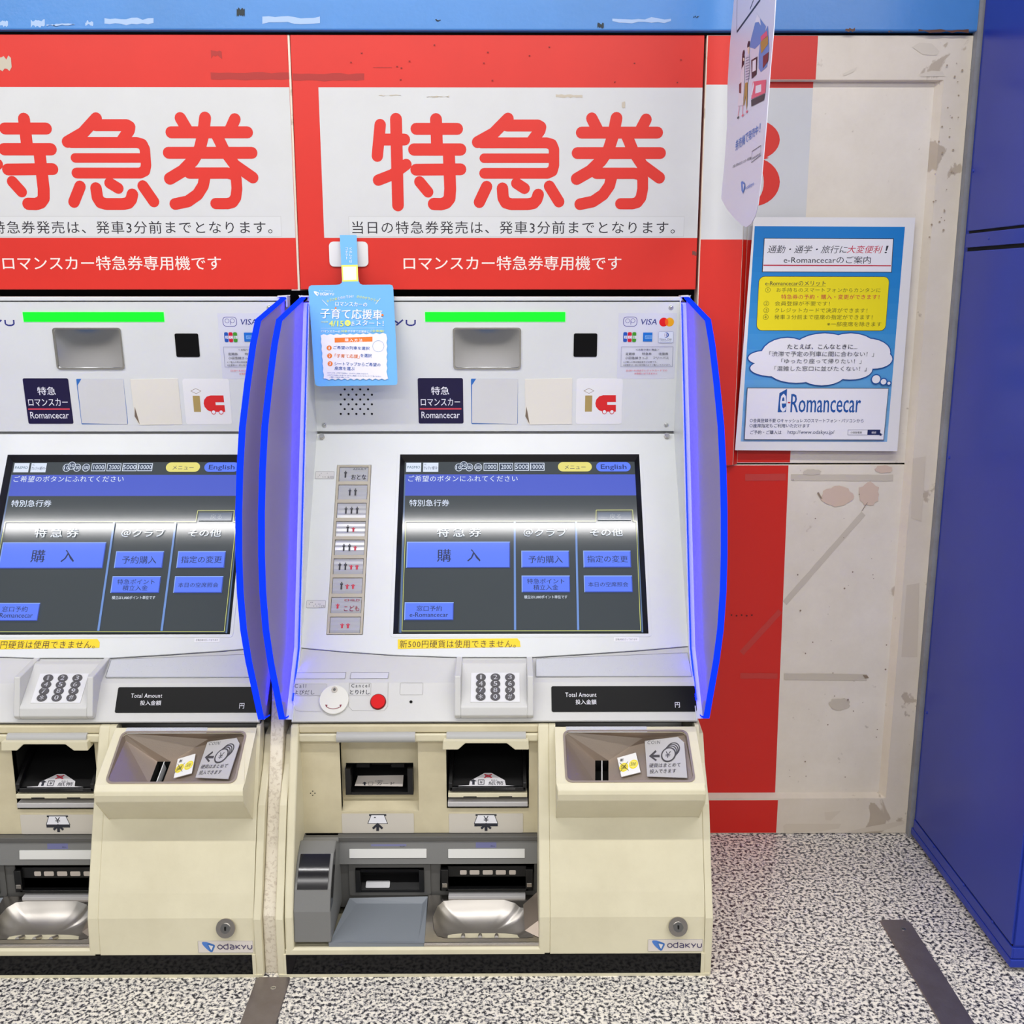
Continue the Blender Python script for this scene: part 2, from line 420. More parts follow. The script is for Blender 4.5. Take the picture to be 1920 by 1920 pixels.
def logo_word(sh, l, t, r, b, mm, w):
    """the company name in its own lettering: o d a and small capitals"""
    W = (r-l)/6.0; xh = t+(b-t)*.26; cy = (xh+b)/2; ry = (b-xh)/2
    X = lambda i, a: l+W*i+W*(.08+.80*a)
    def arc(cx, rx, a0, a1, n=12): return [(cx+rx*math.cos(math.radians(a0+(a1-a0)*k/n)), cy-ry*math.sin(math.radians(a0+(a1-a0)*k/n))) for k in range(n+1)]
    ln = lambda *p_: sh.line(list(p_), w, mm)
    ln(*arc(X(0, .5), W*.40, 0, 360)); ln(*arc(X(1, .42), W*.34, 60, 300)); ln((X(1, .55), xh), (X(1, .92), xh)); ln((X(1, .55), b), (X(1, .92), b)); ln((X(1, .92), t), (X(1, .92), b))
    ln((X(2, .1), xh), (X(2, .6), xh), (X(2, .92), xh+ry*.5), (X(2, .92), b), (X(2, .25), b), (X(2, .05), b-ry*.45), (X(2, .25), cy), (X(2, .92), cy))
    ln((X(3, .1), xh), (X(3, .1), b)); ln((X(3, .95), xh), (X(3, .2), cy), (X(3, .98), b))
    ln((X(4, .0), xh), (X(4, .5), cy+ry*.1)); ln((X(4, 1), xh), (X(4, .35), b))
    ln((X(5, .1), xh), (X(5, .1), b-ry*.5), (X(5, .35), b), (X(5, .7), b), (X(5, .95), b-ry*.5), (X(5, .95), xh))

# ------------------------------------------------------------------ real dimensions
P = 0.78                      # distance between the two machines
XM, XR = -0.3864, 0.3442      # left and right side of the machine
YW = 2.124                    # face of the signs and of the service door
A, B, C_, D_ = (2.0985, 1.1527), (2.121, 0.889), (1.8737, 0.5208), (1.7689, 0.4192)
CM = ((C_[0]+D_[0])/2-0.012, (C_[1]+D_[1])/2+0.006)
ZT, ZB = 1.636, 1.170
FT = FYZ(A, B); FS = FYZ(B, C_); FC1 = FYZ(C_, CM); FC2 = FYZ(CM, D_)
FW = FYZ((YW, 2), (YW, 0))
FI = FYZ((1.775, 1), (1.775, 0))

# ================================================================== SETTING
def structure(mb, name, **kw):
    return mb.build(name, kind='structure', **kw)
m = MB(); m.box((-6, -6, -0.1), (6, 2.4, 0), M_GRAN); structure(m, 'floor')
m = MB(); m.box((-6, 2.25, 0), (6, 2.4, 2.75), paint('wall_dark', 60, 60, 62, rough=0.8)); structure(m, 'wall_back')
m = MB(); m.box((-6, -6.2, 0), (6, -6, 2.0), paint('rear_wall', 186, 184, 182, rough=0.7)); m.box((-6, -6.2, 1.9), (6, -5.98, 2.75), M_BEAM); structure(m, 'wall_rear')
m = MB(); m.box((-6, -6.2, 2.75), (6, 2.4, 2.85), paint('ceiling_white', 205, 205, 202, rough=0.8)); structure(m, 'ceiling')
# blue beam above the signs
m = MB(); m.box((-3.0, 2.112, 1.641), (0.8810, 2.25, 2.75), M_BEAM)
beam = structure(m, 'trim_1', bevel=0.003)
m = MB(); sh = Sheet(m, Frame((0, 2.112, 0), (1, 0, 0), (0, 0, 1)))
TAPE = ink(170, 196, 232); RUST = ink(96, 62, 44); GRIME = ink(30, 44, 50)
def ragged(sh, l, t, r, b, mm, seed, n=9, amp=3.0):
    rnd = random.Random(seed); P_ = []
    for i in range(n+1): P_.append((l+(r-l)*i/n, t+rnd.uniform(0, amp)))
    for i in range(n+1): P_.append((r-(r-l)*i/n, b-rnd.uniform(0, amp)))
    sh.poly(P_, mm)
for i, (l, t, r, b) in enumerate(((0, 37, 15, 52), (58, 36, 84, 52), (160, 38, 175, 50), (196, 33, 288, 48), (492, 30, 600, 46), (1148, 32, 1258, 44))):
    ragged(sh, l, t, r, b, TAPE, i, amp=5)
for i, (l, t, r, b) in enumerate(((1585, 51, 1603, 61), (1722, 54, 1816, 62), (1665, 57, 1674, 61))): ragged(sh, l, t, r, b, RUST, i+20, amp=4)
for i, (l, t, r, b) in enumerate(((444, 14, 459, 32), (816, 35, 828, 41), (1120, 42, 1132, 54), (1300, 30, 1312, 34), (88, 44, 140, 50))): ragged(sh, l, t, r, b, GRIME if i < 4 else TAPE, i+40, amp=5)
ROOT[0] = Vector((0, 0, 0)); build_each(m, 'tape_residue', beam)
# dark gap under the beam, cream strips between the signs
m = MB(); m.box((-3, 2.13, 1.634), (0.877, 2.25, 1.644), M_VOID); structure(m, 'trim_2')
for i, x in enumerate((-0.4205-P, -0.4205)):
    m = MB(); m.box((x, YW+0.001, ZB-0.002), (x+0.0168, 2.25, ZT), M_DOORF); structure(m, 'trim_%d' % (3+i), bevel=0.001)
m = MB(); m.box((0.8772, 2.108, 0), (0.893, 2.25, 2.75), M_SEAL); structure(m, 'trim_5')
# filler column between the two machines, low down
def filler(nm, x):
    m = MB(); m.profile([(2.2, 0), (1.648, 0), (1.650, 0.11), (1.675, 0.16), (1.79, 0.43), (2.06, 1.10), (2.06, 1.12), (2.2, 1.12)], x-0.0119, x+0.0119, M_FILL)
    return structure(m, nm, bevel=0.003)
filler('trim_6', (XM-0.0247))
filler('trim_7', (XM-0.0247-P))

# ================================================================== HEADER SIGNS
INKR = M_RED
def big_chars(m):
    """the three heavy rounded characters of the sign"""
    sh = Sheet(m, FW, 540, 0, 2.4)
    def st(w, *pts): m.stroke(FW, [sh.p(*q) for q in pts], w/2.4/F_PX*2.07, INKR, False, True)
    st(50, (415, 562), (402, 702)); st(52, (486, 536), (495, 924)); st(50, (430, 628), (524, 628)); st(48, (406, 811), (470, 786), (532, 740))
    st(52, (666, 537), (671, 670)); st(50, (577, 580), (762, 580)); st(52, (567, 673), (776, 673)); st(50, (576, 764), (777, 762))
    st(53, (724, 690), (730, 850), (727, 893), (712, 912), (690, 919), (656, 918)); st(48, (592, 818), (630, 864))
    st(50, (990, 534), (925, 600), (853, 640)); st(50, (985, 565), (1125, 565), (1137, 572), (1133, 588), (1100, 632))
    st(46, (868, 643), (1165, 643), (1188, 650), (1197, 672), (1197, 745), (1190, 770), (1168, 780), (884, 780)); st(40, (882, 712), (1185, 712))
    st(50, (894, 840), (861, 910)); st(51, (965, 848), (968, 890), (980, 912), (1005, 919), (1080, 919), (1105, 914), (1119, 898), (1126, 876))
    st(48, (1028, 825), (1064, 848)); st(49, (1176, 838), (1219, 908))
    st(50, (1367, 533), (1395, 588)); st(52, (1478, 532), (1463, 610), (1443, 672), (1410, 722), (1360, 770), (1299, 805)); st(50, (1611, 538), (1583, 592))
    st(50, (1321, 597), (1662, 597)); st(50, (1302, 689), (1675, 689)); st(50, (1524, 610), (1553, 680), (1595, 744), (1671, 800))
    st(48, (1388, 780), (1560, 780), (1583, 786), (1596, 802), (1596, 850), (1588, 890), (1572, 911), (1550, 917), (1496, 917))
    st(50, (1458, 790), (1446, 836), (1418, 876), (1372, 907), (1314, 919))
def header_sign(dx, label, right):
    root = empty('header_sign', (XM+0.35, YW, ZB), label, 'sign', 'route signs over the machines')
    m = MB(); x0, x1 = -0.4028, 0.3725
    m.slab(FW, rect(x0, ZB, x1, ZT), -0.03, 0.0, M_RED); m.build('sign_panel', root, bevel=0.0015)
    m = MB(); sh = Sheet(m, FW)
    wx0 = sh.p(597, 165)[0]; zt = sh.p(900, 164)[1]; zb = sh.p(900, 446)[1]
    wxb = sh.p(608, 446)[0]
    m.flat(FW, [(wxb, zb), (x1-0.0005, zb), (x1-0.0005, zt), (wx0, zt)], M_SIGNW)
    m.build('white_field', root)
    m = MB(); m.layer = 3; big_chars(m); m.build('title_lettering', root); m = MB()
    sh = Sheet(m, FW, 540, 0, 2.4); K = ink(38, 34, 42)
    m.layer = 3
    sh.text('当日の特急券発売は、発車3分前までとなります。', 288, 995, 1742, 1052, K, 0.004, space=1.12)
    m.build('lettering', root); m = MB(); m.layer = 3; sh = Sheet(m, FW, 540, 0, 2.4)
    sh.text('ロマンスカー特急券専用機です', 520, 1152, 1500, 1216, ink(246, 232, 224), 0.022)
    m.build('lettering', root)
    m = MB(); m.layer = 1.5; sh = Sheet(m, FW, 540, 0, 2.4)
    sh.rect(273, 974, 1783, 1064, ink(217, 218, 218)); sh.outline(273, 974, 1783, 1064, 0.0006, ink(190, 190, 188))
    m.build('notice_strip', root)
    # worn tape marks
    m = MB(); m.layer = 2; sh = Sheet(m, FW)
    W1 = ink(176, 46, 40); W2 = ink(200, 190, 172)
    if right:
        ragged(sh, 549, 137, 683, 153, W1, 3, amp=3); ragged(sh, 1298, 470, 1306, 480, ink(120, 70, 60), 4)
        ragged(sh, 700, 126, 735, 127.5, W1, 6, amp=.5)
        for i, (l, t, r, b) in enumerate(((1042, 176, 1092, 184), (710, 178, 752, 180), (800, 180, 842, 182), (1166, 190, 1172, 204))): ragged(sh, l, t, r, b, W2, 60+i, amp=3)
        for i in range(16):
            a = random.Random(i).uniform(580, 1300); b = random.Random(i+50).uniform(80, 155); ragged(sh, a, b, a+3, b+3, ink(130, 30, 26), i, 4, 1)
    else:
        ragged(sh, 390+P*1007-3, 136, 533+P*1007, 152, W1, 3, amp=3); ragged(sh, 1176, 90, 1196, 112, W1, 5, 5, 8)
        ragged(sh, 780, 105, 802, 135, W2, 9, 5, 9)
    build_each(m, 'tape_mark', root)
    root.location.x += dx
    return root
header_sign(0, 'red and white overhead sign with blue card hung on its lower left corner', True)
header_sign(-P, 'red and white overhead sign cut off by the left edge, torn tape at right', False)

# ================================================================== SERVICE DOOR, right of the machines
door = empty('service_door', (0.627, YW, 0), 'stained cream panelled service door with red bands, right of the ticket machines', 'door')
fx0, fx1 = 0.3768, 0.8770
def hx(px, py): return FW.hit(px, py)[0]
def hz(py): return FW.hit(1500, py)[1]
ix1 = hx(1757, 152)+0.012; zt_in = hz(150); zb_in = hz(1497); ixu0 = hx(1392, 480); ixl0 = 0.408; z_seam = hz(872)
RD = 0.015; BV = 0.011
m = MB()
outer = rect(fx0, 0.001, fx1, ZT)
hole = [(ixl0, zb_in), (ix1, zb_in), (ix1, zt_in), (ixu0, zt_in), (ixu0, z_seam), (ixl0, z_seam)]
m.slab(FW, outer, -0.04, 0.0, M_DOORF, holes=[hole])
m.build('frame', door, bevel=0.001)
m = MB()   # sloped moulding round the opening
def mould(a, b, na, nb):
    m.face([FW.P(*a, 0.0), FW.P(*b, 0.0), FW.P(*nb, -RD), FW.P(*na, -RD)], M_DOORF)
ix, il, iu = ix1-BV, ixl0+0.004, ixu0+BV
zbi, zti = zb_in+BV*0.6, zt_in-.001
m.face([FW.P(ixl0, zb_in, 0), FW.P(ix1, zb_in, 0), FW.P(ix, zbi, -RD), FW.P(il, zbi, -RD)], M_DOORF)
m.face([FW.P(ix1, zb_in, 0), FW.P(ix1, zt_in, 0), FW.P(ix, zti, -RD), FW.P(ix, zbi, -RD)], M_DOORF)
m.face([FW.P(ix1, zt_in, 0), FW.P(ixu0, zt_in, 0), FW.P(iu, zti, -RD), FW.P(ix, zti, -RD)], M_DOORF)
m.face([FW.P(ixu0, zt_in, 0), FW.P(ixu0, z_seam, 0), FW.P(iu, z_seam, -RD), FW.P(iu, zti, -RD)], M_DOORF)
m.face([FW.P(ixl0, z_seam, 0), FW.P(ixl0, zb_in, 0), FW.P(il, zbi, -RD), FW.P(il, z_seam, -RD)], M_DOORF)
m.build('moulding', door)
m = MB(); m.slab(FW, rect(ixu0-0.01, z_seam+0.002, ix1, zt_in+0.01), -0.03, -RD, M_DOOR); up = m.build('upper_panel', door)
m = MB(); m.slab(FW, rect(ixl0, zb_in-0.01, ix1, z_seam-0.002), -0.03, -RD, M_DOOR); lo = m.build('lower_panel', door, bevel=0.001)
m = MB(); m.slab(FW, rect(ixl0, z_seam-0.01, ix1, z_seam+0.01), -0.035, -0.028, M_VOID); m.build('seam', door)
# red and white vinyl bands
FD = Frame(FW.P(0, 0, -RD), (1, 0, 0), (0, 0, 1))
RED2 = paint('red_vinyl_band', 214, 36, 26, rough=0.35, bump=0.04, bscale=160)
def band(fr, pts, mm, h=0.0003):
    q = [fr.hit(*p_) for p_ in pts]; m.slab(fr, q, 0, h, mm)
m = MB()
xr = FW.hit(1535, 70)[0]
m.slab(FW, rect(fx0+.002, hz(159), ixu0-.001, ZT-.001), 0, .0003, M_RED)           # top band, left stile
m.slab(FW, rect(ixu0-.001, zt_in+.001, FW.hit(1532, 100)[0], ZT-.001), 0, .0003, M_RED)
m.slab(FW, rect(fx0+.002, hz(449), ixu0-.001, hz(159)), 0, .0003, M_SIGNW)
m.slab(FW, rect(fx0+.002, hz(872), ixu0-.001, hz(449)), 0, .0003, M_RED)
m.slab(FW, rect(fx0+.002, .002, ixl0-.0015, hz(872)), 0, .0003, RED2)
m.slab(FW, rect(fx0+.002, .003, FW.hit(1457, 1530)[0], zb_in-.004), 0, .0003, RED2)
xu = FD.hit(1524, 170)[0]
m.slab(FD, rect(iu+.0005, FD.hit(1450, 165)[1], xu, zti), 0, .0003, M_RED)
m.slab(FD, rect(iu+.0005, FD.hit(1450, 450)[1], xu, FD.hit(1450, 165)[1]), 0, .0003, M_SIGNW)
m.slab(FD, rect(iu+.0005, z_seam+.003, FD.hit(1482, 850)[0], FD.hit(1450, 450)[1]), 0, .0003, RED2)
m.slab(FD, [(il+.0005, zbi), (FD.hit(1453, 1490)[0], zbi), (FD.hit(1478, 880)[0], z_seam-.003), (il+.0005, z_seam-.003)], 0, .0003, RED2)
# bands wrap over the sloped left moulding
q = lambda z0, z1, mm: m.face([FW.P(ixu0, z0, .0002), FW.P(iu, z0, -RD+.0003), FW.P(iu, z1, -RD+.0003), FW.P(ixu0, z1, .0002)], mm)
q(hz(449), hz(159), M_SIGNW); q(hz(872), hz(449), RED2); q(hz(159), zti, M_RED)
m.build('vinyl_band', door, label='red and white vinyl bands')
# numeral
m = MB(); m.layer = 5
def crescent(cx, cy, rx, ry, ix_, irx, iry):
    P_ = []
    for i in range(19):
        t = math.radians(-100+200*i/18); P_.append((cx+rx*math.cos(t), cy+ry*math.sin(t)))
    for i in range(19):
        t = math.radians(100-200*i/18); P_.append((ix_+irx*math.cos(t), cy+iry*math.sin(t)))
    return P_
shd = Sheet(m, FD)
shd.poly(crescent(1412, 262, 50, 38, 1408, 26, 34), M_RED)
shd.poly(crescent(1410, 341, 52, 46, 1404, 28, 41), M_RED)
shd.poly([(1385, 295), (1415, 290), (1442, 296), (1415, 304), (1385, 303)], M_RED)
shd.circ(1375, 250, 13, M_RED); shd.circ(1372, 360, 14, M_RED)
m.build('numeral', door, label='large red serif numeral')
# old tape, scuffs
m = MB(); m.layer = 6; T1 = ink(206, 196, 178); T2 = ink(200, 62, 54); T3 = ink(150, 132, 112); TP = ink(216, 192, 172)
shd = Sheet(m, FD, 1300, 820, 2.526)
def tape(a, b, w, mm, sd):
    d = Vector((b[0]-a[0], b[1]-a[1])); L = d.length; d.normalize(); n = Vector((-d.y, d.x)); rnd = random.Random(sd); Pp = []
    for i in range(13): Pp.append((a[0]+d.x*L*i/12+n.x*(w/2+rnd.uniform(-1, 1)), a[1]+d.y*L*i/12+n.y*(w/2+rnd.uniform(-1, 1))))
    for i in range(13): Pp.append((b[0]-d.x*L*i/12-n.x*(w/2+rnd.uniform(-1, 1)), b[1]-d.y*L*i/12-n.y*(w/2+rnd.uniform(-1, 1))))
    shd.poly(Pp, mm)
tape((432, 785), (805, 360), 26, T1, 1); tape((228, 1022), (412, 822), 26, T2, 2); tape((245, 190), (437, 188), 32, T2, 3)
tape((462, 190), (945, 192), 30, T1, 4); tape((222, 1128), (398, 1130), 26, T2, 5); tape((430, 1132), (820, 1136), 30, T1, 6)
m.layer += 1
for i, (x, y, w, h) in enumerate(((680, 280, 160, 100), (830, 270, 110, 120), (900, 150, 90, 40), (690, 1262, 110, 60), (560, 165, 100, 30))):
    rnd = random.Random(i*7); Pp = []
    for k in range(22):
        t = 2*math.pi*k/22; r_ = rnd.uniform(.8, 1.05); Pp.append((x+w/2*r_*math.cos(t), y+h/2*r_*math.sin(t)))
    shd.poly(Pp, TP if i < 3 else T1)
m.layer += 1
shd.poly([(585, 262), (592, 258), (610, 290), (600, 288)], T3); shd.poly([(820, 310), (826, 306), (800, 345), (792, 352)], T3); shd.poly([(800, 1124), (822, 1126), (830, 1138), (812, 1140)], T3)
for i in range(34):
    rnd = random.Random(i+300); x = rnd.uniform(440, 930); y = rnd.uniform(200, 1650); r_ = rnd.uniform(1.5, 4.5); shd.circ(x, y, r_, T3)
for i in range(5): shd.circ(178+i*24, 838+(i % 2)*3, 4, ink(80, 20, 18))
build_each(m, 'tape_residue', door)
m = MB(); m.layer = 2; shw = Sheet(m, FW, 1300, 820, 2.526); TS = ink(218, 206, 186)
for pts in ([(425, 1840), (440, 1830), (700, 1830), (690, 1852), (600, 1866), (430, 1872)], [(725, 1868), (850, 1840), (1000, 1815), (1000, 1830), (900, 1862), (800, 1870)], [(620, 1775), (700, 1768), (650, 1815), (625, 1810)], [(1010, 700), (1070, 690), (1060, 1040), (985, 1040)], [(1040, 100), (1100, 90), (1080, 400), (1030, 380)]):
    shw.poly(pts, TS)
shw = Sheet(m, FW, 1280, 0, 3)
for pts in ([(1290, 265), (1330, 240), (1400, 245), (1445, 290), (1425, 312), (1350, 308)], [(1325, 420), (1400, 398), (1460, 402), (1475, 430), (1340, 432)], [(900, 415), (985, 375), (960, 405), (905, 428)]):
    shw.poly(pts, ink(222, 212, 194))
for i in range(30):
    rnd = random.Random(i+900); x = rnd.uniform(1490, 1600); y = rnd.uniform(300, 1340); shw.circ(x-(y*.078), y, rnd.uniform(2, 6), ink(176, 158, 134))
build_each(m, 'bare_patch', door)

# ================================================================== INFORMATION POSTER
FPo = Frame(FW.P(0, 0, 0.003), (1, 0, 0), (0, 0, 1))
pTL, pTR, pBR, pBL = [Vector(FPo.hit(*q)) for q in ((1413, 407), (1716, 408), (1682, 846), (1378, 844))]
exv = (pTR-pTL); exv.normalize()
FP2 = Frame(FPo.P(pBL.x, pBL.y), (exv.x, 0, exv.y), (-exv.y, 0, exv.x))
poster = empty('information_poster', FPo.P((pBL.x+pBR.x)/2, pBL.y), 'laminated blue and yellow information poster taped on the service door', 'poster')
sk = [FP2.hit(*q) for q in ((1378, 844), (1682, 846), (1716, 408), (1413, 407))]
m = MB(); m.slab(FP2, sk, -0.0005, 0.0008, M_PAPER, back=True); m.build('laminated_sheet', poster)
m = MB(); m.layer = 9; s = Sheet(m, FP2, 1340, 400, 4.174)
K = ink(40, 42, 52); KG = ink(84, 86, 92); BL = ink(18, 84, 160); RDI = ink(196, 32, 60); YE = ink(244, 226, 10); OL = ink(96, 92, 20); NV = ink(24, 38, 90); PW = ink(238, 236, 240)
# graded blue ground, printed in bands
N = 14
for i in range(N):
    t0 = i/N; t1 = (i+1)/N
    L0 = (313-t0*110, 100+t0*1685); R0 = (1488-t0*140, 106+t0*1682); L1 = (313-t1*110, 100+t1*1685); R1 = (1488-t1*140, 106+t1*1682)
    c = [int(a+(b-a)*(t0**1.4)) for a, b in zip((8, 124, 200), (150, 190, 228))]
    m.flat(FP2, [s.p(*L0), s.p(*R0), s.p(*R1), s.p(*L1)], ink(*c), h=0.0009)
m.layer = 10
def quad(l1, t1, r1, l2, b2, r2, mm): s.poly([(l1, t1), (r1, t1+4), (r2, b2+3), (l2, b2)], mm)
quad(385, 193, 1400, 368, 460, 1384, K); quad(390, 198, 1394, 375, 455, 1379, PW)
s.text('通勤・通学・旅行に', 412, 250, 1030, 312, K, 0.004, slant=.25); s.text('大変便利', 1034, 252, 1300, 312, RDI, 0.008, slant=.25); s.text('！', 1328, 254, 1352, 312, K, slant=.2)
s.text('e-Romancecarのご案内', 541, 334, 1222, 392, K, 0.006)
s.poly([(380, 402), (1377, 406), (1377, 414), (380, 411)], RDI)
x0, v0, x1, v1 = s.box(345, 492, 1368, 918); m.flat(FP2, rr(x0, v0, x1, v1, 0.011), K); m.flat(FP2, rr(x0+.0008, v0-.0008, x1-.0008, v1+.0008, 0.0105), YE)
s.text('e-Romancecarのメリット', 396, 528, 868, 566, K, 0.02); s.line([(396, 568), (868, 570)], .0004, K)
for i, (n_, t_, l, tp, r, b, mm, bo) in enumerate((('①', 'お手持ちのスマートフォンからカンタンに', 483, 582, 1298, 616, OL, 0), ('', '特急券の予約・購入・変更ができます！', 520, 634, 1288, 672, RDI, .02), ('②', '会員登録が不要です！', 471, 688, 900, 722, OL, 0), ('③', 'クレジットカードで決済ができます！', 470, 740, 1194, 776, OL, 0), ('④', '発車３分前まで座席の指定ができます！', 466, 792, 1234, 830, OL, 0), ('', '※一部座席を除きます', 880, 848, 1304, 884, OL, 0))):
    s.text(t_, l, tp, r, b, mm, bo, space=1.05)
    if n_: s.text(n_, l-88, tp-2, l-46, b+3, OL)
# cloud
def cloud(grow, mm):
    for (cx, cy, rx, ry) in ((560, 1110, 200, 135), (850, 1080, 250, 140), (1050, 1090, 230, 150), (1180, 1090, 190, 110), (400, 1130, 140, 55), (470, 1210, 195, 65), (640, 1230, 220, 95), (840, 1240, 190, 105), (1060, 1220, 170, 80), (1240, 1140, 145, 75)):
        s.circ(cx, cy, rx+grow, mm, ry=ry+grow)
cloud(9, BL); m.layer += 2; cloud(0, PW)
for (cx, cy, r_) in ((1258, 1297, 34), (1316, 1316, 24), (1357, 1328, 14)): s.circ(cx, cy, r_+6, BL); s.circ(cx, cy, r_-2, PW)
s.text('たとえば、こんなときに...', 566, 1022, 1112, 1060, K, .018)
s.text('「渋滞で予定の列車に間に合わない！」', 425, 1078, 1242, 1118, KG); s.text('「ゆったり座って帰りたい！」', 518, 1136, 1144, 1174, KG); s.text('「混雑した窓口に並びたくない！」', 465, 1194, 1184, 1232, KG)
quad(250, 1362, 1356, 226, 1770, 1318, KG); quad(254, 1367, 1352, 231, 1765, 1314, PW)
s.poly([(502, 1405), (562, 1372), (553, 1553), (488, 1555)], BL)
s.text('e', 512, 1410, 556, 1552, PW, .03); s.text('-', 568, 1474, 588, 1484, RDI, .03); s.text('Romancecar', 596, 1412, 1142, 1556, BL, .018)
s.text('○会員登録不要 ○キャッシュレス○スマートフォン・パソコンから', 272, 1604, 1160, 1634, NV, .03); s.text('○座席指定もご利用いただけます', 270, 1644, 740, 1674, NV, .03)
s.text('ご予約・ご購入は', 276, 1696, 518, 1726, NV, .03); s.text('http://www.odakyu.jp/', 568, 1694, 932, 1732, NV, .006)
s.outline(1038, 1692, 1192, 1732, .0006, NV); s.rect(1192, 1690, 1290, 1732, NV); s.text('小田急電鉄', 1056, 1704, 1146, 1720, K, .01); s.text('検索', 1222, 1704, 1258, 1722, PW, .02)
s.poly([(1282, 1712), (1308, 1728), (1296, 1730), (1300, 1742), (1292, 1736), (1284, 1738)], NV)
m.build('lettering', poster)

# ================================================================== HANGING CARD (wobbler)
FH = Frame((0, YW-0.007, 1.27), (1, 0, -0.028), (0, 0.25, 1))
wob = empty('hanging_card', FH.P(-0.32, -0.29), 'light blue notice card hanging by a strap from the red sign', 'sign')
m = MB(); q = [FW.hit(*p_) for p_ in ((617, 453), (690, 453), (692, 500), (618, 500))]
m.slab(FW, rr(q[0][0], q[2][1], q[1][0], q[0][1], 0.009), 0.0005, 0.004, M_PAPER); m.build('base_plate', wob)
m = MB(); s = Sheet(m, FH, 560, 430, 6.195)
out = [s.p(*q_) for q_ in ((478, 75), (483, 69), (668, 69), (674, 75), (682, 300), (690, 520), (697, 600), (712, 632), (745, 646), (1060, 643), (1088, 652), (1099, 680), (1125, 1200), (1148, 1770), (1142, 1800), (1118, 1810), (240, 1824), (205, 1815), (190, 1790), (150, 1200), (115, 700), (120, 668), (148, 652), (440, 646), (480, 640), (502, 620), (505, 590), (492, 330))]
m.slab(FH, out, 0.0, 0.0012, M_CARDB, back=True)
m.build('card', wob)
m = MB(); m.layer = 13; WH = ink(242, 244, 248); YG = ink(236, 240, 96); OR = ink(238, 120, 24); BT = ink(38, 92, 176)
s = Sheet(m, FH, 560, 430, 6.195)
s.poly([(497, 418), (687, 414), (693, 606), (508, 610)], YG); s.poly([(515, 438), (669, 436), (672, 588), (522, 592)], WH)
for i, ch in enumerate('くわしくは'): s.text(ch, 592, 212+i*37, 622, 240+i*37, WH, .03)
for i, ch in enumerate('コチラ！'): s.text(ch, 546, 212+i*37, 572, 240+i*37, WH, .03)
odakyu_mark(s, 178, 722, 238, 776, WH, WH, M_CARDB); logo_word(s, 248, 732, 414, 768, WH, .0010)
s.text('きっと、あなたらしさ', 240, 708, 400, 722, WH)
s.line([(275, 822), (338, 886)], .0009, WH, cap=True); s.line([(948, 806), (896, 870)], .0009, WH, cap=True)
arc = 'お子さまとのおでかけ のびのびラクラク'
for i, ch in enumerate(arc):
    t = i/(len(arc)-1); x = 330+t*570; y = 836-52*math.sin(math.pi*t)
    if ch != ' ': s.text(ch, x, y-16, x+26, y+14, YG if (i < 4 or i > 10) else WH, .03)
s.text('ロマンスカーの', 428, 842, 798, 892, WH, .035); s.text('子育て応援車', 258, 918, 975, 1036, WH, .045)
s.circ(432, 918, 11, OR); s.circ(976, 1000, 13, OR)
s.text('2025年', 262, 1068, 345, 1086, YG, .02); s.text('4/15', 358, 1062, 524, 1130, YG, .05); s.circ(572, 1092, 35, YG); s.text('火', 554, 1074, 590, 1110, ink(90, 170, 226), .03)
s.text('から', 618, 1066, 650, 1126, WH, .03); s.text('スタート！', 668, 1056, 990, 1120, WH, .03)
s.line([(262, 1152), (990, 1150)], .0003, WH); s.text('ロマンスカーの', 268, 1172, 486, 1200, WH, .03); s.text('3号車', 492, 1172, 566, 1200, YG, .03); s.text('が子育て応援車に！', 572, 1172, 834, 1200, WH, .03); s.text('（全車種）', 842, 1168, 995, 1196, YG, .02)
top = [(258+i*38, 1236+((i % 2)*-14)-i*.8) for i in range(21)]; rt = [(1022+((i % 2)*10), 1236+i*42) for i in range(12)]; bt = [(1040-i*36, 1736+(i % 2)*18) for i in range(21)]; lf = [(292-i*3+(i % 2)*8, 1736-i*42) for i in range(12)]
s.poly(top+rt+bt+lf, PW)
s.poly([(420, 1264), (860, 1252), (860, 1308), (422, 1320)], OR); s.text('購入方法', 540, 1270, 744, 1306, WH, .04, space=1.4)
for i, (x, y) in enumerate(((358, 1382), (363, 1474), (369, 1565))): s.circ(x, y, 29, OR); s.text(str(i+1), x-8, y-16, x+8, y+16, WH, .05)
s.text('ご希望の列車を選択', 408, 1356, 828, 1396, BT, .03); s.text('「子育て応援」', 424, 1450, 712, 1494, OR, .03); s.text('を選択', 722, 1448, 852, 1490, BT, .03)
s.text('シートマップからご希望の', 420, 1542, 952, 1584, BT, .03); s.text('座席を選ぶ', 422, 1596, 654, 1638, BT, .03)
s.ring(928, 1362, 66, .0005, ink(120, 160, 200)); s.text('※ロマンスカーの子育て応援車は、どなたでもご利用いただけます。', 338, 1662, 815, 1678, BT); s.text('※お子さま連れのお客さま以外もご乗車いただけますのでご了承ください。', 340, 1688, 965, 1704, BT)
s.text('ご理解とご協力をお願いします。', 362, 1712, 596, 1728, BT)
m.build('lettering', wob)

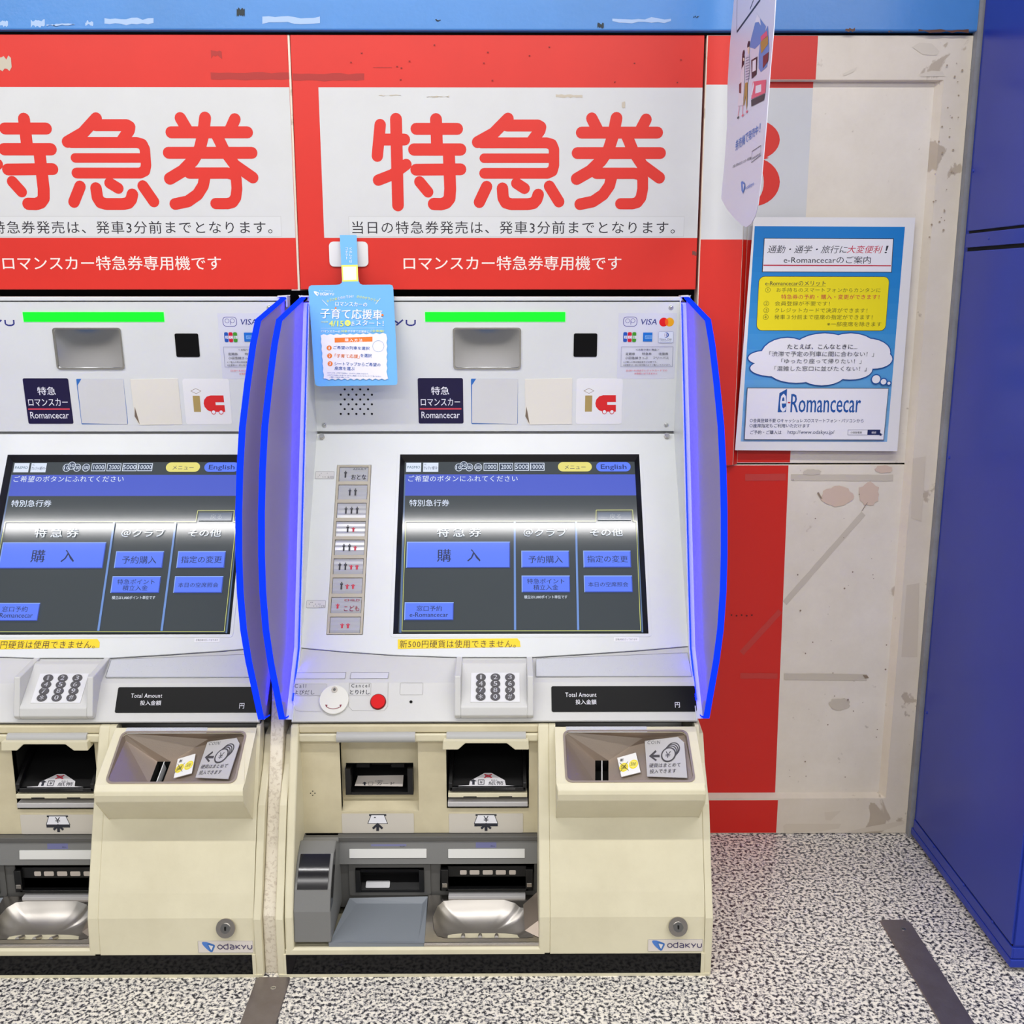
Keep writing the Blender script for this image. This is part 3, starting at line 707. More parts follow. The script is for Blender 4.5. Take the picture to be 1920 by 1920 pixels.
# ================================================================== CARD HANGING FROM ABOVE
FB = Frame((0.405, 2.0, 0), (0, -1, 0), (0, 0, 1))
ban = empty('hanging_banner', (0.405, 1.85, 1.30), 'narrow white banner with curved tip hanging in front of the service door', 'banner')
m = MB(); s = Sheet(m, FB)
out = [s.p(*q_) for q_ in ((1396, -420), (1376, 0), (1368, 90), (1364, 160), (1363, 240), (1358, 310), (1352, 372), (1362, 391), (1376, 408), (1390, 422), (1399, 426), (1408, 420), (1416, 405), (1421, 385), (1428, 330), (1437, 230), (1444, 130), (1451, 50), (1454, 0), (1490, -420))]
m.slab(FB, out, -0.0012, 0.0, M_BANNER, back=True)
m.build('card', ban)
m = MB(); m.layer = 1; s = Sheet(m, FB, 1340, 0, 4.364)
MB_ = ink(108, 142, 206); PINK = ink(232, 96, 122); SK = ink(238, 210, 186); HR = ink(40, 36, 48); GD = ink(182, 140, 62); MR = ink(120, 50, 56); LW = ink(238, 234, 244); BB = ink(70, 120, 204)
s.line([(185, -60), (180, 258)], .0022, K); s.line([(182, 262), (375, -5)], .0045, K); s.line([(290, 75), (318, 0)], .003, NV)
m.build('picture_frame_print', ban); m = MB(); m.layer = 1.5; s = Sheet(m, FB, 1340, 0, 4.364)
s.poly([(350, 120), (300, 310), (286, 385), (330, 400), (400, 330), (420, 215)], MB_); s.poly([(350, 118), (330, 185), (362, 180), (380, 210), (372, 150)], LW)
s.poly([(376, 330), (438, 210), (448, 400), (430, 545), (380, 590), (362, 560), (362, 450)], MB_)
m.build('mountain_print', ban); m = MB(); m.layer = 6; s = Sheet(m, FB, 1340, 0, 4.364)
s.poly([(378, 345), (440, 290), (440, 360), (384, 440)], GD); s.poly([(380, 300), (430, 250), (436, 290), (384, 340)], PINK)
s.poly([(400, 460), (446, 425), (440, 500), (398, 560)], MR)
m.build('ship_print', ban); m = MB(); m.layer = 6; s = Sheet(m, FB, 1340, 0, 4.364)
s.poly([(302, 492), (352, 462), (345, 610), (306, 645)], HR); s.poly([(314, 500), (342, 484), (340, 575), (312, 590)], LW)
m.build('cable_car_print', ban); m = MB(); m.layer = 6; s = Sheet(m, FB, 1340, 0, 4.364)
s.poly([(316, 668), (425, 652), (418, 760), (302, 812)], PINK); s.poly([(340, 702), (385, 690), (384, 750), (336, 766)], LW); s.poly([(302, 818), (416, 766), (406, 820), (304, 872)], HR)
s.poly([(322, 668), (328, 700), (310, 780), (304, 770)], LW)
m.build('train_print', ban); m = MB(); m.layer = 6; s = Sheet(m, FB, 1340, 0, 4.364)
s.circ(238, 440, 9, HR, ry=28); s.poly([(228, 460), (248, 456), (240, 560), (222, 600)], HR); s.poly([(236, 470), (250, 480), (246, 500), (238, 498)], SK)
s.poly([(226, 560), (250, 520), (246, 700), (238, 860), (192, 868), (206, 700)], ink(232, 222, 230)); s.poly([(204, 690), (224, 672), (222, 766), (204, 760)], MR)
s.line([(206, 868), (196, 950)], .003, PINK); s.line([(234, 862), (232, 942)], .003, PINK); s.circ(196, 962, 7, HR, ry=9); s.circ(234, 944, 8, PINK, ry=9)
m.build('figure_print', ban); m = MB(); m.layer = 6; s = Sheet(m, FB, 1340, 0, 4.364)
s.circ(280, 365, 10, HR, ry=28); s.poly([(272, 390), (290, 380), (286, 440), (274, 440)], SK); s.poly([(258, 470), (288, 440), (292, 560), (276, 680), (252, 680)], ink(208, 206, 220))
for k_ in range(9): s.line([(258, 478+k_*22), (288, 466+k_*22)], .0014, ink(120, 120, 150))
s.poly([(254, 680), (274, 672), (270, 860), (264, 905), (258, 780), (244, 866), (240, 860)], GD); s.circ(268, 914, 7, PINK, ry=10)
m.build('figure_print', ban); m = MB(); m.layer = 6; s = Sheet(m, FB, 1340, 0, 4.364)
for i, ch in enumerate('券売機で発売中！'):
    x = 174+i*27; y = 1158-i*19; s.text(ch, x, y-8, x+24, y+76-i*2, BB, .035, rise=-14)
s.text('お買い求めはロマンスカー券売機', 152, 1352, 300, 1376, K, .02, rise=-72)
s.line([(304, 1330), (308, 1240), (382, 1190), (380, 1270)], .001, K, closed=True); s.text('特急券専用', 312, 1290, 374, 1308, K, .02, rise=-40)
s.poly([(220, 1492), (228, 1480), (250, 1500), (254, 1530), (236, 1585), (224, 1560)], BB); s.poly([(234, 1500), (248, 1512), (238, 1560)], M_BANNER)
s.text('odakyu', 256, 1526, 322, 1562, BB, .02, rise=-42)
m.build('lettering', ban)

# ================================================================== BLUE CABINET
cab = empty('blue_cabinet', (1.15, 1.86, 0), 'tall glossy blue steel cabinet standing against the wall at the right', 'cabinet')
CX = 0.8815; CYF = 1.641
FSd = Frame((CX+.004, 2.1, 0), (0, -1, 0), (0, 0, 1))
m = MB(); m.box((CX+.004, CYF+.004, 0.012), (1.6, 2.106, 2.6), M_BLUEC); m.build('body', cab, bevel=0.003)
zr0 = FSd.hit(1822, 437)[1]; zr1 = FSd.hit(1822, 465)[1]; zl = FSd.hit(1725, 1545)[1]
m = MB()
m.slab(FSd, rect(0.012, zr0+.004, 0.453, 2.58), 0, 0.004, M_BLUEC); m.build('upper_side_panel', cab, bevel=0.0015)
m = MB(); m.slab(FSd, rect(0.012, zr1+.001, 0.455, zr0-.001), 0, 0.005, M_BLUEC); m.build('rail', cab, bevel=0.001)
m = MB(); m.slab(FSd, rect(0.012, zl+.002, 0.453, zr1-.006), 0, 0.004, M_BLUEC); m.build('lower_side_panel', cab, bevel=0.0015)
zk = FSd.hit(1722, 1563)[1]
m = MB(); m.slab(FSd, rect(0.002, zk+.0015, 0.457, zl-.002), 0, 0.004, M_BLUEC); m.build('rail', cab, bevel=0.001)
m = MB(); m.box((CX-.001, CYF, 0.010), (1.6, 2.106, zk), M_BLUEC); m.build('plinth', cab, bevel=0.002)
m = MB(); m.box((CX+.012, CYF+.01, 0.002), (1.6, 2.1, 0.012), M_SEAL); m.build('mortar_bed', cab)
FFr = Frame((0, CYF+.004, 0), (1, 0, 0), (0, 0, 1))
m = MB(); m.slab(FFr, rect(CX+.004, zl+.002, 1.59, 2.58), 0, 0.003, M_BLUEC); m.build('front_door', cab, bevel=0.002)
m = MB(); m.slab(FFr, rect(CX+.003, zk+.002, 1.59, zl-.002), 0, 0.003, M_BLUEC); m.build('rail', cab, bevel=0.001)
for z_a, z_b in ((zr0-.0015, zr0+.0045), (zr1-.0065, zr1+.0015), (zl-.0025, zl+.0025), (zk-.0005, zk+.0018)):
    m = MB(); m.slab(FSd, rect(0.013, z_a, 0.452, z_b), 0, .0006, M_VOID); m.build('panel_gap', cab)
for (px, py) in ((1750, 1587), (1806, 1659), (1860, 1729), (1824, 320), (1854, 447), (1779, 858), (1737, 1336)):
    x, v = FSd.hit(px, py, .005); m = MB(); m.dome(FSd, x, v, 0.0035, 0.004, 0.0065, M_BLUEC, 12, 3); m.build('bolt', cab, smooth=True)

# ================================================================== FLOOR STRIPS
FF = Frame((0, 0, 0.0), (1, 0, 0), (0, 1, 0))
def fl(px, py): return FF.hit(px, py)
M_STRIP = mat('floor_strip_steel', rgb(150, 142, 142), 0.38, 0.85, bump=0.15, bscale=300, var=0.15, vscale=25)
a0, a1 = fl(1647, 1727), fl(1828, 1990)
def strip(nm, L, R, ystart, yend, label, notch, x_shift=0):
    pts = [(L, yend), (R, yend), (R, ystart-notch), (R-notch*.6, ystart), (L+.004, ystart), (L, ystart-.004)]
    root = empty(nm, (L, ystart, 0), label, 'floor strip')
    m = MB(); m.slab(FF, pts, 0.0, 0.003, M_STRIP); m.build('bar', root, bevel=0.0008)
    m = MB(); cx_ = (L+R)/2
    for y_ in (ystart-.03, ystart-.30):
        m.cyl((cx_+.006, y_, 0.003), (0, 0, 1), 0.0048, 0.0006, M_CHROME, 16); m.box((cx_+.003, y_-.0006, .0036), (cx_+.009, y_+.0006, .0038), M_VOID)
    m.build('screw', root)
    return root
xL, yS = fl(1647, 1727); xRr = fl(1700, 1727)[0]
strip('floor_strip', xL+.002, xRr+.004, yS, 0.9, 'bare metal floor strip with a screw, running out beside the blue cabinet', .012)
xL2, yS2 = fl(481, 1836); xR2 = fl(545, 1834)[0]
strip('floor_strip', xL2, xR2, yS2+.002, 0.9, 'metal floor strip running out from between the two machines', .003)

# ================================================================== TICKET MACHINE
mach = empty('ticket_machine', ((XM+XR)/2, 1.64, 0), 'complete white and cream ticket machine beside the service door, lit by blue side screens', 'ticket machine', 'ticket machines against the wall')
def part(mb, name, parent=None, **kw): return mb.build(name, parent if parent is not None else mach, **kw)
off = lambda p_, d: (p_[0]+d, p_[1])
# cabinet behind all plates
m = MB()
m.profile([(2.2, 0.02), (1.93, 0.02), (1.93, 0.41), (D_[0]+.018, D_[1]+.001), (C_[0]+.016, C_[1]-.002), (B[0]+.012, B[1]), (A[0]+.010, A[1]-.002), (2.2, A[1]-.002)], XM+.003, XR-.003, M_CONS)
part(m, 'cabinet_body')
# cheeks beside the screen panel
for sx in (XM+.005, XR-.0065):
    m = MB(); m.profile([(A[0]-.001, A[1]), (B[0]+.01, B[1]+.1), (B[0]+.012, B[1]), (C_[0]+.02, C_[1]-.01), (D_[0]+.012, D_[1]), (D_[0]-.0050, D_[1]+.002), (C_[0]-.0125, C_[1]+.002), (A[0]-.0090, A[1]-.008)], sx, sx+.0015, M_WHITE)
    part(m, 'side_cheek')
for xa_, xb_ in ((XM-.0062, XM+.005), (XR-.005, XR+.0062)):
    m = MB(); m.profile([(A[0]+.04, A[1]-.002), (B[0]+.02, B[1]), (C_[0]+.03, C_[1]-.01), (D_[0]+.03, D_[1]), (D_[0]-.0012, D_[1]+.004), (C_[0]-.0072, C_[1]+.002), (A[0]-.0022, A[1]-.008)], xa_, xb_, M_WHITE)
    part(m, 'side_channel')
# top panel
def plate(fr, l, t, r, b, y, inset=0.004):
    x0 = XM+inset; x1 = XR-inset
    return x0, x1
px0, px1 = XM+.0038, XR-.0038
vt = FT.hit(930, 566)[1]; vb = 0.0025
m = MB(); m.slab(FT, rect(px0, vb, px1, vt), -0.008, 0.004, M_WHITE); part(m, 'upper_panel', bevel=0.0012)
m = MB(); m.box((XM+.002, A[0]-.003, A[1]-.004), (XR-.002, 2.2, A[1]+.004), M_WHITE); part(m, 'top_rail', bevel=0.0015)
FT4 = Frame(FT.P(0, 0, .004), FT.ex, FT.ev)
s = Sheet(None, FT4)
# green lamp
m = MB(); x0, v0, x1, v1 = s.box(797, 585, 1060, 603); m.slab(FT4, rect(x0, v0, x1, v1), 0, 0.0015, M_GREEN); part(m, 'status_lamp', label='lit green bar')
# mirror
m = MB(); x0, v0, x1, v1 = s.box(849, 614, 977, 692)
m.slab(FT4, rr(x0, v0, x1, v1, .006), 0, .003, M_CHROME, holes=[rr(x0+.003, v0-.003, x1-.003, v1+.003, .005)])
N_ = 12; Pm = []; Fm = []
for j in range(N_+1):
    for i in range(N_+1):
        u = i/N_; w = j/N_; Pm.append(FT4.P(x0+.003+(x1-x0-.006)*u, v1+.003+(v0-v1-.006)*w, 0.0004+0.0036*(1-(2*u-1)**2)*(1-(2*w-1)**2)+.0005*0))
for j in range(N_):
    for i in range(N_): a = j*(N_+1)+i; Fm.append((a, a+1, a+N_+2, a+N_+1))
m.mesh(Pm, Fm, M_MIRROR)
part(m, 'mirror', smooth=True, label='small convex mirror')
# black sensor window
m = MB(); x0, v0, x1, v1 = s.box(1076, 625, 1120, 669); m.slab(FT4, rr(x0, v0, x1, v1, .003), 0, .0012, M_GLOSS); part(m, 'sensor_window', label='black square window')
# maker's lettering
m = MB(); s = Sheet(m, FT4); logo_word(s, 640, 596, 782, 610, ink(44, 50, 130), .0030); part(m, 'lettering')
# four square stickers
def sticker(l, t, r, b, mm, rad, th=.0006, under=None):
    m = MB(); s = Sheet(m, FT4); x0, v0, x1, v1 = s.box(l, t, r, b)
    m.slab(FT4, rr(x0, v0, x1, v1, rad), 0, th, mm); m.layer = th*1e4+1
    return m, s, (x0, v0, x1, v1)
m, s, _ = sticker(783, 709, 868, 794, paint('navy_sticker', 26, 20, 62, rough=.3), .003)
s = Sheet(m, FT4, 740, 560, 3.4286); WT = ink(238, 238, 244)
s.text('特急', 234, 565, 350, 618, WT, .02); s.text('ロマンスカー', 168, 640, 420, 688, WT, .02); s.rect(162, 703, 429, 713, ink(206, 66, 84)); s.text('Romancecar', 172, 726, 418, 768, WT, .012)
part(m, 'navy_sticker')
m, s, _ = sticker(883, 710, 971, 795, ink(44, 110, 190), .002, .0004)
m.slab(FT4, [FT4.hit(*q_) for q_ in ((885, 793), (885, 722), (893, 710), (971, 710), (970, 795))], 0, .0012, M_SIGNW); part(m, 'blank_sticker')
m, s, _ = sticker(984, 710, 985, 711, M_SIGNW, .0001)
m.slab(FT4, [FT4.hit(*q_) for q_ in ((984, 711), (1073, 709), (1072, 795), (991, 796), (985, 780))], 0, .0012, paint('aged_paper', 230, 226, 214, rough=.6)); m.flat(FT4, [FT4.hit(*q_) for q_ in ((985, 780), (987, 762), (989, 772), (993, 795))], ink(120, 104, 86), h=.0014)
part(m, 'blank_sticker')
m, s, _ = sticker(1081, 710, 1168, 795, ink(236, 236, 236), .005)
s = Sheet(m, FT4, 740, 560, 3.4286); GO = ink(176, 152, 92); RI = ink(222, 34, 36)
s.line([(1216, 592), (1249, 576), (1282, 592), (1249, 609)], .0008, ink(150, 130, 96), closed=True)
s.rect(1225, 622, 1270, 726, GO, .0006)
s.poly([(1422, 620), (1422, 664), (1366, 664), (1366, 682), (1422, 682), (1422, 726), (1340, 726), (1312, 716), (1294, 694), (1290, 672), (1296, 648), (1314, 628), (1340, 620)], RI)
for cx_ in (1348, 1396): s.circ(cx_, 727, 15, RI); s.circ(cx_, 727, 11, WT)
part(m, 'ic_sticker', label='white sticker with gold and red mark')
# card brand sticker
m, s, _ = sticker(1160, 587, 1270, 710, paint('clear_film', 216, 218, 228, rough=.25), .001, .0003)
s = Sheet(m, FT4, 1140, 560, 12); OPB = ink(66, 62, 150); VB = ink(40, 52, 130)
s.outline(350, 412, 655, 618, .0011, OPB, .006); s.ring(440, 498, 46, .0008, OPB); s.ring(560, 495, 46, .0008, OPB); s.line([(514, 500), (514, 585)], .0009, OPB)
s.text('VISA', 725, 458, 1100, 585, VB, .03, slant=.18)
s.circ(1252, 526, 100, ink(232, 6, 14)); s.circ(1384, 526, 100, ink(244, 172, 10)); s.poly([(1318+38*math.cos(t*math.pi/8), 526+78*math.sin(t*math.pi/8)) for t in range(16)], ink(250, 94, 10))
for k_, (x, cc) in enumerate(((345, (20, 82, 180)), (446, (206, 10, 48)), (548, (60, 150, 30)))):
    s.rect(x, 752, x+88, 975, ink(*cc), .0025); s.rect(x+(20 if k_ == 0 else 8), 832, x+86, 898, ink(232, 234, 244)); s.text('JCB'[k_], x+26, 838, x+66, 892, ink(*cc), .04)
AX = ink(16, 112, 206); s.rect(790, 760, 998, 962, AX); s.rect(830, 822, 998, 902, ink(120, 172, 232)); s.text('AMEX', 840, 838, 985, 886, AX, .03)
s.rect(1140, 738, 1470, 988, ink(226, 232, 246), .002); s.outline(1140, 738, 1470, 988, .0004, ink(110, 124, 178), .002); s.circ(1308, 815, 58, ink(58, 94, 178)); s.circ(1292, 815, 46, WT); s.line([(1278, 785), (1278, 845)], .0009, VB); s.line([(1312, 785), (1312, 845)], .0009, VB)
s.text('Diners Club', 1158, 888, 1430, 926, KG); s.text('INTERNATIONAL', 1158, 938, 1430, 958, KG)
s.outline(300, 1078, 1462, 1530, .0005, ink(104, 108, 150))
s.text('＜お取り扱い商品＞', 625, 1122, 1148, 1166, K, .02); s.text('定期券', 392, 1208, 606, 1270, K, .01); s.text('特急券', 762, 1208, 980, 1268, K, .01); s.text('往復券', 1138, 1208, 1352, 1268, K, .01)
s.text('小田急線きっぷ', 385, 1300, 895, 1360, K, .01); s.text('フリーパス', 1010, 1300, 1362, 1356, K, .01); s.text('※ご購入の際は暗証番号が必要です。', 342, 1402, 1100, 1440, K); s.text('※定期券は一部の券売機のみでご購入いただけます。', 342, 1470, 1410, 1508, K)
RS = ink(224, 90, 98); s.text('23:50～0:10はクレジットカードでの', 400, 1588, 1330, 1634, RS, .01); s.text('お取扱いはできません', 592, 1658, 1108, 1702, RS, .01)
part(m, 'payment_sticker', label='clear sticker with card brand marks')
# screws
for (fx, fy) in ((1258, 576), (1249, 796), (608, 797), (597, 577)):
    m = MB(); x, v = FT4.hit(fx, fy); m.cyl(FT4.P(x, v, 0), FT4.n, .0055, .0006, M_SCRP, 20); m.dome(FT4, x, v, .0037, .0005, .003, M_CHROME, 14, 4); part(m, 'screw', smooth=True)
# speaker holes
m = MB()
rows = [(721, 0), (732, 1), (740, 0), (748, 1), (757, 0), (766, 1), (775, 0)]
for k_, yy in enumerate((720, 730, 740, 749, 758, 767, 776)):
    for i in range(5 if k_ % 2 == 0 else 4):
        x, v = FT4.hit(639+i*14.6+(7.3 if k_ % 2 else 0), yy); m.flat(FT4, circ(x, v, .0022, 12), M_VOID, h=.0003)
part(m, 'speaker_hole', kind='stuff')

# ---------- screen panel
FS3 = Frame(FS.P(0, 0, .003), FS.ex, FS.ev)
sl = Sheet(None, FS3)
vtop = FS3.hit(930, 813)[1]
bz = [FS3.hit(*q_) for q_ in ((737, 1189), (1216, 1189))]; bzt = FS3.hit(975, 852)[1]
bx0, bx1, bv0, bv1 = bz[0][0], bz[1][0], bz[0][1], bzt
bot = [FS3.hit(*q_) for q_ in ((560, 1214), (640, 1221), (740, 1228), (860, 1232), (1000, 1232), (1100, 1226), (1200, 1219), (1297, 1211))]
bot[0] = (px0, bot[0][1]); bot[-1] = (px1, bot[-1][1])
st0 = FS3.hit(612, 1190); st1 = FS3.hit(690, 872); sx0 = st0[0]; sx1 = FS3.hit(680, 1190)[0]
m = MB(); m.slab(FS3, bot+[(px1, vtop), (px0, vtop)], -0.012, 0.0, M_SCRP, holes=[rect(bx0, bv0, bx1, bv1), rect(sx0, st0[1], sx1, st1[1])])
part(m, 'screen_panel', bevel=0.0012)
m = MB(); m.slab(FS3, rr(bx0-.006, bv0-.006, bx1+.006, bv1+.005, .007), -.001, .0008, M_SCRP, holes=[rect(bx0, bv0, bx1, bv1)]); part(m, 'screen_surround', bevel=0.0006)
# bezel: sloped black frame, glass lies deeper
gx0, gx1, gv0, gv1 = bx0+.009, bx1-.009, bv0+.006, bv1-.012
m = MB(); o4 = [(bx0, bv0), (bx1, bv0), (bx1, bv1), (bx0, bv1)]; i4 = [(gx0, gv0), (gx1, gv0), (gx1, gv1), (gx0, gv1)]
for i in range(4):
    j = (i+1) % 4; m.face([FS3.P(*o4[i], 0), FS3.P(*o4[j], 0), FS3.P(*i4[j], -.011), FS3.P(*i4[i], -.011)], M_BLACK)
part(m, 'bezel')
FG = Frame(FS3.P(0, 0, -.0105), FS.ex, FS.ev)
m = MB(); m.slab(FG, rect(gx0-.001, gv0-.001, gx1+.001, gv1+.001), -.002, 0.0, lit(52, 58, 62, .9)); scr = part(m, 'screen')
m = MB(); s = Sheet(m, FG, 720, 830, 3.692)
SB = lit(92, 126, 250, .8); SBL = lit(150, 182, 255); SBD = lit(52, 78, 200); SW = lit(222, 232, 250, .8); SD = lit(30, 42, 90); SY = lit(226, 232, 130, .7); SDV = lit(118, 156, 226, .7); SM = lit(110, 140, 190, .5); DK = lit(10, 12, 16, .4)
s.poly([(145, 220), (1738, 220), (1748, 365), (142, 367)], lit(84, 104, 226, .62))
s.poly([(142, 220), (150, 220), (120, 1318), (106, 1318)], SM); s.poly([(1742, 220), (1750, 220), (1806, 1316), (1784, 1316)], SM)
s.rect(155, 140, 258, 203, SW); s.rect(272, 140, 377, 203, SW); s.text('PASMO', 162, 162, 250, 180, lit(70, 110, 130), .02); s.text('クレジット', 276, 165, 340, 188, SD, .03); s.text('電子マネー', 338, 165, 374, 188, SD, .02); s.text('IC', 280, 146, 294, 156, SD)
for (x, y, t_) in ((518, 172, '10'), (590, 172, '100'), (552, 158, '50'), (652, 172, '500')):
    s.circ(x, y, 27, SW); s.circ(x, y, 23, lit(48, 60, 84)); s.text(t_, x-17, y-12, x+17, y+12, SW, .03)
for (l, r, t_) in ((690, 787, '1000'), (797, 893, '2000'), (904, 1003, '5000'), (1010, 1110, '10000')):
    s.rect(l, 143, r, 197, SW); s.rect(l+4, 147, r-4, 193, lit(48, 60, 84)); s.text(t_, l+14 if r-l < 99 else l+5, 155, r-10 if r-l < 99 else r-4, 185, SW, .015)
def pill(l, t, r, b, mm):
    x0, v0, x1, v1 = s.box(l, t, r, b); m.flat(FG, rr(x0, v0, x1, v1, .02, 8), mm)
pill(1203, 138, 1437, 203, lit(232, 222, 120, .8)); s.text('メニュー', 1250, 160, 1395, 187, SD); pill(1467, 138, 1705, 203, SB); s.text('English', 1500, 155, 1676, 196, lit(20, 36, 110), .03)
s.text('ご希望のボタンにふれてください', 170, 232, 925, 274, SW, .01, space=1.1)
s.text('特別急行券', 178, 398, 453, 444, SW, .025)
LW_ = .0010
s.line([(152, 548), (1466, 547), (1468, 470), (1720, 469), (1724, 546), (1745, 548), (1775, 1304), (125, 1306)], LW_, SY, closed=True)
s.rect(1478, 486, 1708, 540, lit(60, 84, 118, .5)); s.text('戻る', 1560, 495, 1640, 530, lit(120, 140, 160, .5))
s.text('特 急 券', 370, 590, 672, 655, SW, .025); s.text('＠クラブ', 965, 598, 1265, 652, SW, .01); s.text('その他', 1425, 600, 1650, 650, SW, .02)
s.poly([(898, 552), (911, 552), (915, 1300), (900, 1300)], SDV); s.poly([(1322, 552), (1335, 552), (1351, 1300), (1336, 1300)], SDV)
def sbtn(l, t, r, b):
    s.rect(l, t, r, b, SBL); s.rect(l+6, t+6, r, b, SBD); s.rect(l+6, t+6, r-5, b-5, SB)
sbtn(160, 690, 872, 870); s.text('購', 370, 742, 465, 828, SD, .02); s.text('入', 578, 742, 668, 826, SD, .03)
sbtn(950, 752, 1280, 868); s.text('予約購入', 1000, 786, 1235, 838, SD, .01); sbtn(1377, 752, 1705, 868); s.text('指定の変更', 1405, 786, 1685, 834, SD, .01)
sbtn(952, 925, 1285, 1040); s.text('特急ポイント', 990, 946, 1247, 982, SD, .01); s.text('積立入金', 1033, 988, 1205, 1025, SD, .01); sbtn(1382, 925, 1715, 1040); s.text('本日の空席照会', 1412, 970, 1688, 1003, SD, .01)
s.text('積立は1,000ポイント単位です', 970, 1062, 1268, 1086, SW, .02)
sbtn(145, 1110, 483, 1233); s.text('窓口予約', 228, 1134, 403, 1172, SD, .01); s.text('e-Romancecar', 180, 1180, 445, 1212, SD, .02)
m.build('screen_picture', scr)
# ---------- person-count buttons
m = MB(); m.slab(FS3, rect(sx0, st0[1], sx1, st1[1]), -.006, -.005, paint('button_bank', 120, 112, 98, rough=.5)); part(m, 'button_well')
bank = MB(); NB = 9; Htot = st1[1]-st0[1]; cell = Htot/NB
M_BF = paint('button_frame_beige', 188, 180, 160, rough=.4)
holes = []
for i in range(NB):
    v1 = st1[1]-i*cell-.004; v0 = v1-cell+.008-.001; holes.append(rect(sx0+.005, v0, sx1-.005, v1))
bank.slab(FS3, rect(sx0+.0006, st0[1]+.0006, sx1-.0006, st1[1]-.0006), -.005, .0006, M_BF, holes=holes)
bo = part(bank, 'button_bank')
M_LENS = paint('clear_button', 186, 187, 190, rough=.1, coat=1.0)
KB = ink(50, 50, 56); RB = ink(206, 44, 70)
def adult(m, fr, x, v, k):
    m.flat(fr, circ(x, v+.0052*k, .0010*k, 10), KB); m.flat(fr, rect(x-.0022*k, v+.0012*k, x+.0022*k, v+.0036*k), KB); m.flat(fr, rect(x-.0013*k, v-.0062*k, x+.0013*k, v+.0012*k), KB)
def child(m, fr, x, v, k):
    m.flat(fr, circ(x, v+.001*k, .0013*k, 10), RB); m.flat(fr, rect(x-.0014*k, v-.0055*k, x+.0014*k, v-.0004*k), RB); m.stroke(fr, [(x-.0032*k, v+.0008*k), (x, v-.0014*k), (x+.0032*k, v+.0008*k)], .0011*k, RB, cap=False)
combos = ['A', 'AA', 'AAA', 'AC', 'AAC', 'AACC', 'ACC', 'C', 'CC']
for i, cb in enumerate(combos):
    q_ = holes[i]; x0, v0 = q_[0]; x1, v1 = q_[2]
    m = MB(); x0 += .0008; x1 -= .0008; v0 += .0008; v1 -= .0008; nn = 6
    hts = [0.0, .0012, .0002, .0012, .0002, .0010, -.0006]      # ribbed lens
    Pp = []; Ff = []
    for j in range(nn+1):
        vv = v1+(v0-v1)*j/nn
        Pp += [FS3.P(x0, vv, -.001+hts[j]), FS3.P(x1, vv, -.001+hts[j])]
    for j in range(nn): Ff.append((2*j, 2*j+2, 2*j+3, 2*j+1))
    m.mesh(Pp, Ff, M_LENS)
    m.slab(FS3, rect(x0, v0, x1, v1), -.005, -.0016, M_LENS)
    frb = Frame(FS3.P(0, 0, .00022), FS3.ex, FS3.ev); xc = (x0+x1)/2; vc = (v0+v1)/2; n_ = len(cb)
    if i == 0: xs = [x0+.012]; s2 = m.text(frb, 'おとな', x0+.024, vc-.001, x1-.003, v0+.003, KB, .02, h=.0004); m.text(frb, 'ADULT', x0+.026, v1-.0025, x1-.003, v1-.006, KB, h=.0004)
    elif i == 7: xs = [x0+.012]; m.text(frb, 'CHILD', x0+.024, v1-.003, x1-.003, v1-.0075, RB, .02, h=.0004); m.text(frb, 'こども', x0+.024, vc-.0012, x1-.003, v0+.003, RB, .01, h=.0004)
    else: xs = [xc+(k_-(n_-1)/2)*.011 for k_ in range(n_)]
    for ch, xx in zip(cb, xs): (adult if ch == 'A' else child)(m, frb, xx, vc, 1.2)
    m.build('button', bo)
# braille plates
for (l, t, r, b, tx) in ((592, 884, 627, 898, '1人 おとな'), (575, 1126, 611, 1140, 'こども')):
    m = MB(); s = Sheet(m, FS3); x0, v0, x1, v1 = s.box(l, t, r, b); m.slab(FS3, rr(x0, v0, x1, v1, .002), 0, .0006, paint('braille_plate', 214, 212, 210, rough=.4)); m.stroke(FS3, rr(x0, v0, x1, v1, .002), .0004, KG, True, False, h=.0007)
    rnd = random.Random(l)
    for k_ in range(8): m.dome(FS3, x0+(x1-x0)*(.15+.08*k_), v1+(v0-v1)*rnd.choice((.25, .5, .75)), .0007, .0006, .0013, KG, 8, 2)
    m.text(FS3, tx, x0+(x1-x0)*.66, v1+(v0-v1)*.4, x1-.001, v1+.001, KG, .01, h=.0008)
    part(m, 'braille_plate')
# bolts of the screen panel
for (fx, fy) in ((1250, 819), (604, 820)):
    m = MB(); x, v = FS3.hit(fx, fy); m.cyl(FS3.P(x, v, 0), FS3.n, .0058, .007, M_STEEL, 6); m.cyl(FS3.P(x, v, .007), FS3.n, .0048, .0006, M_CHROME, 18); part(m, 'bolt')
# notice stickers
m = MB(); s = Sheet(m, FS3); q_ = [FS3.hit(*c_) for c_ in ((746, 1217), (976, 1213), (975, 1203), (970, 1197), (746, 1199))]
m.slab(FS3, q_, 0, .0007, paint('yellow_tape', 246, 212, 16, rough=.35)); m.layer = 8; s.text('新500円硬貨は使用できません。', 750, 1200.5, 967, 1215, ink(66, 48, 20), .006, space=1.12); part(m, 'yellow_notice')
m = MB(); s = Sheet(m, FS3); x0, v0, x1, v1 = s.box(1151, 1195, 1198, 1203); m.slab(FS3, rect(x0, v0, x1, v1), 0, .0005, ink(240, 240, 242)); m.layer = 6; s.text('定期点検を行っております', 1154, 1197, 1195, 1201, KG); part(m, 'small_notice')

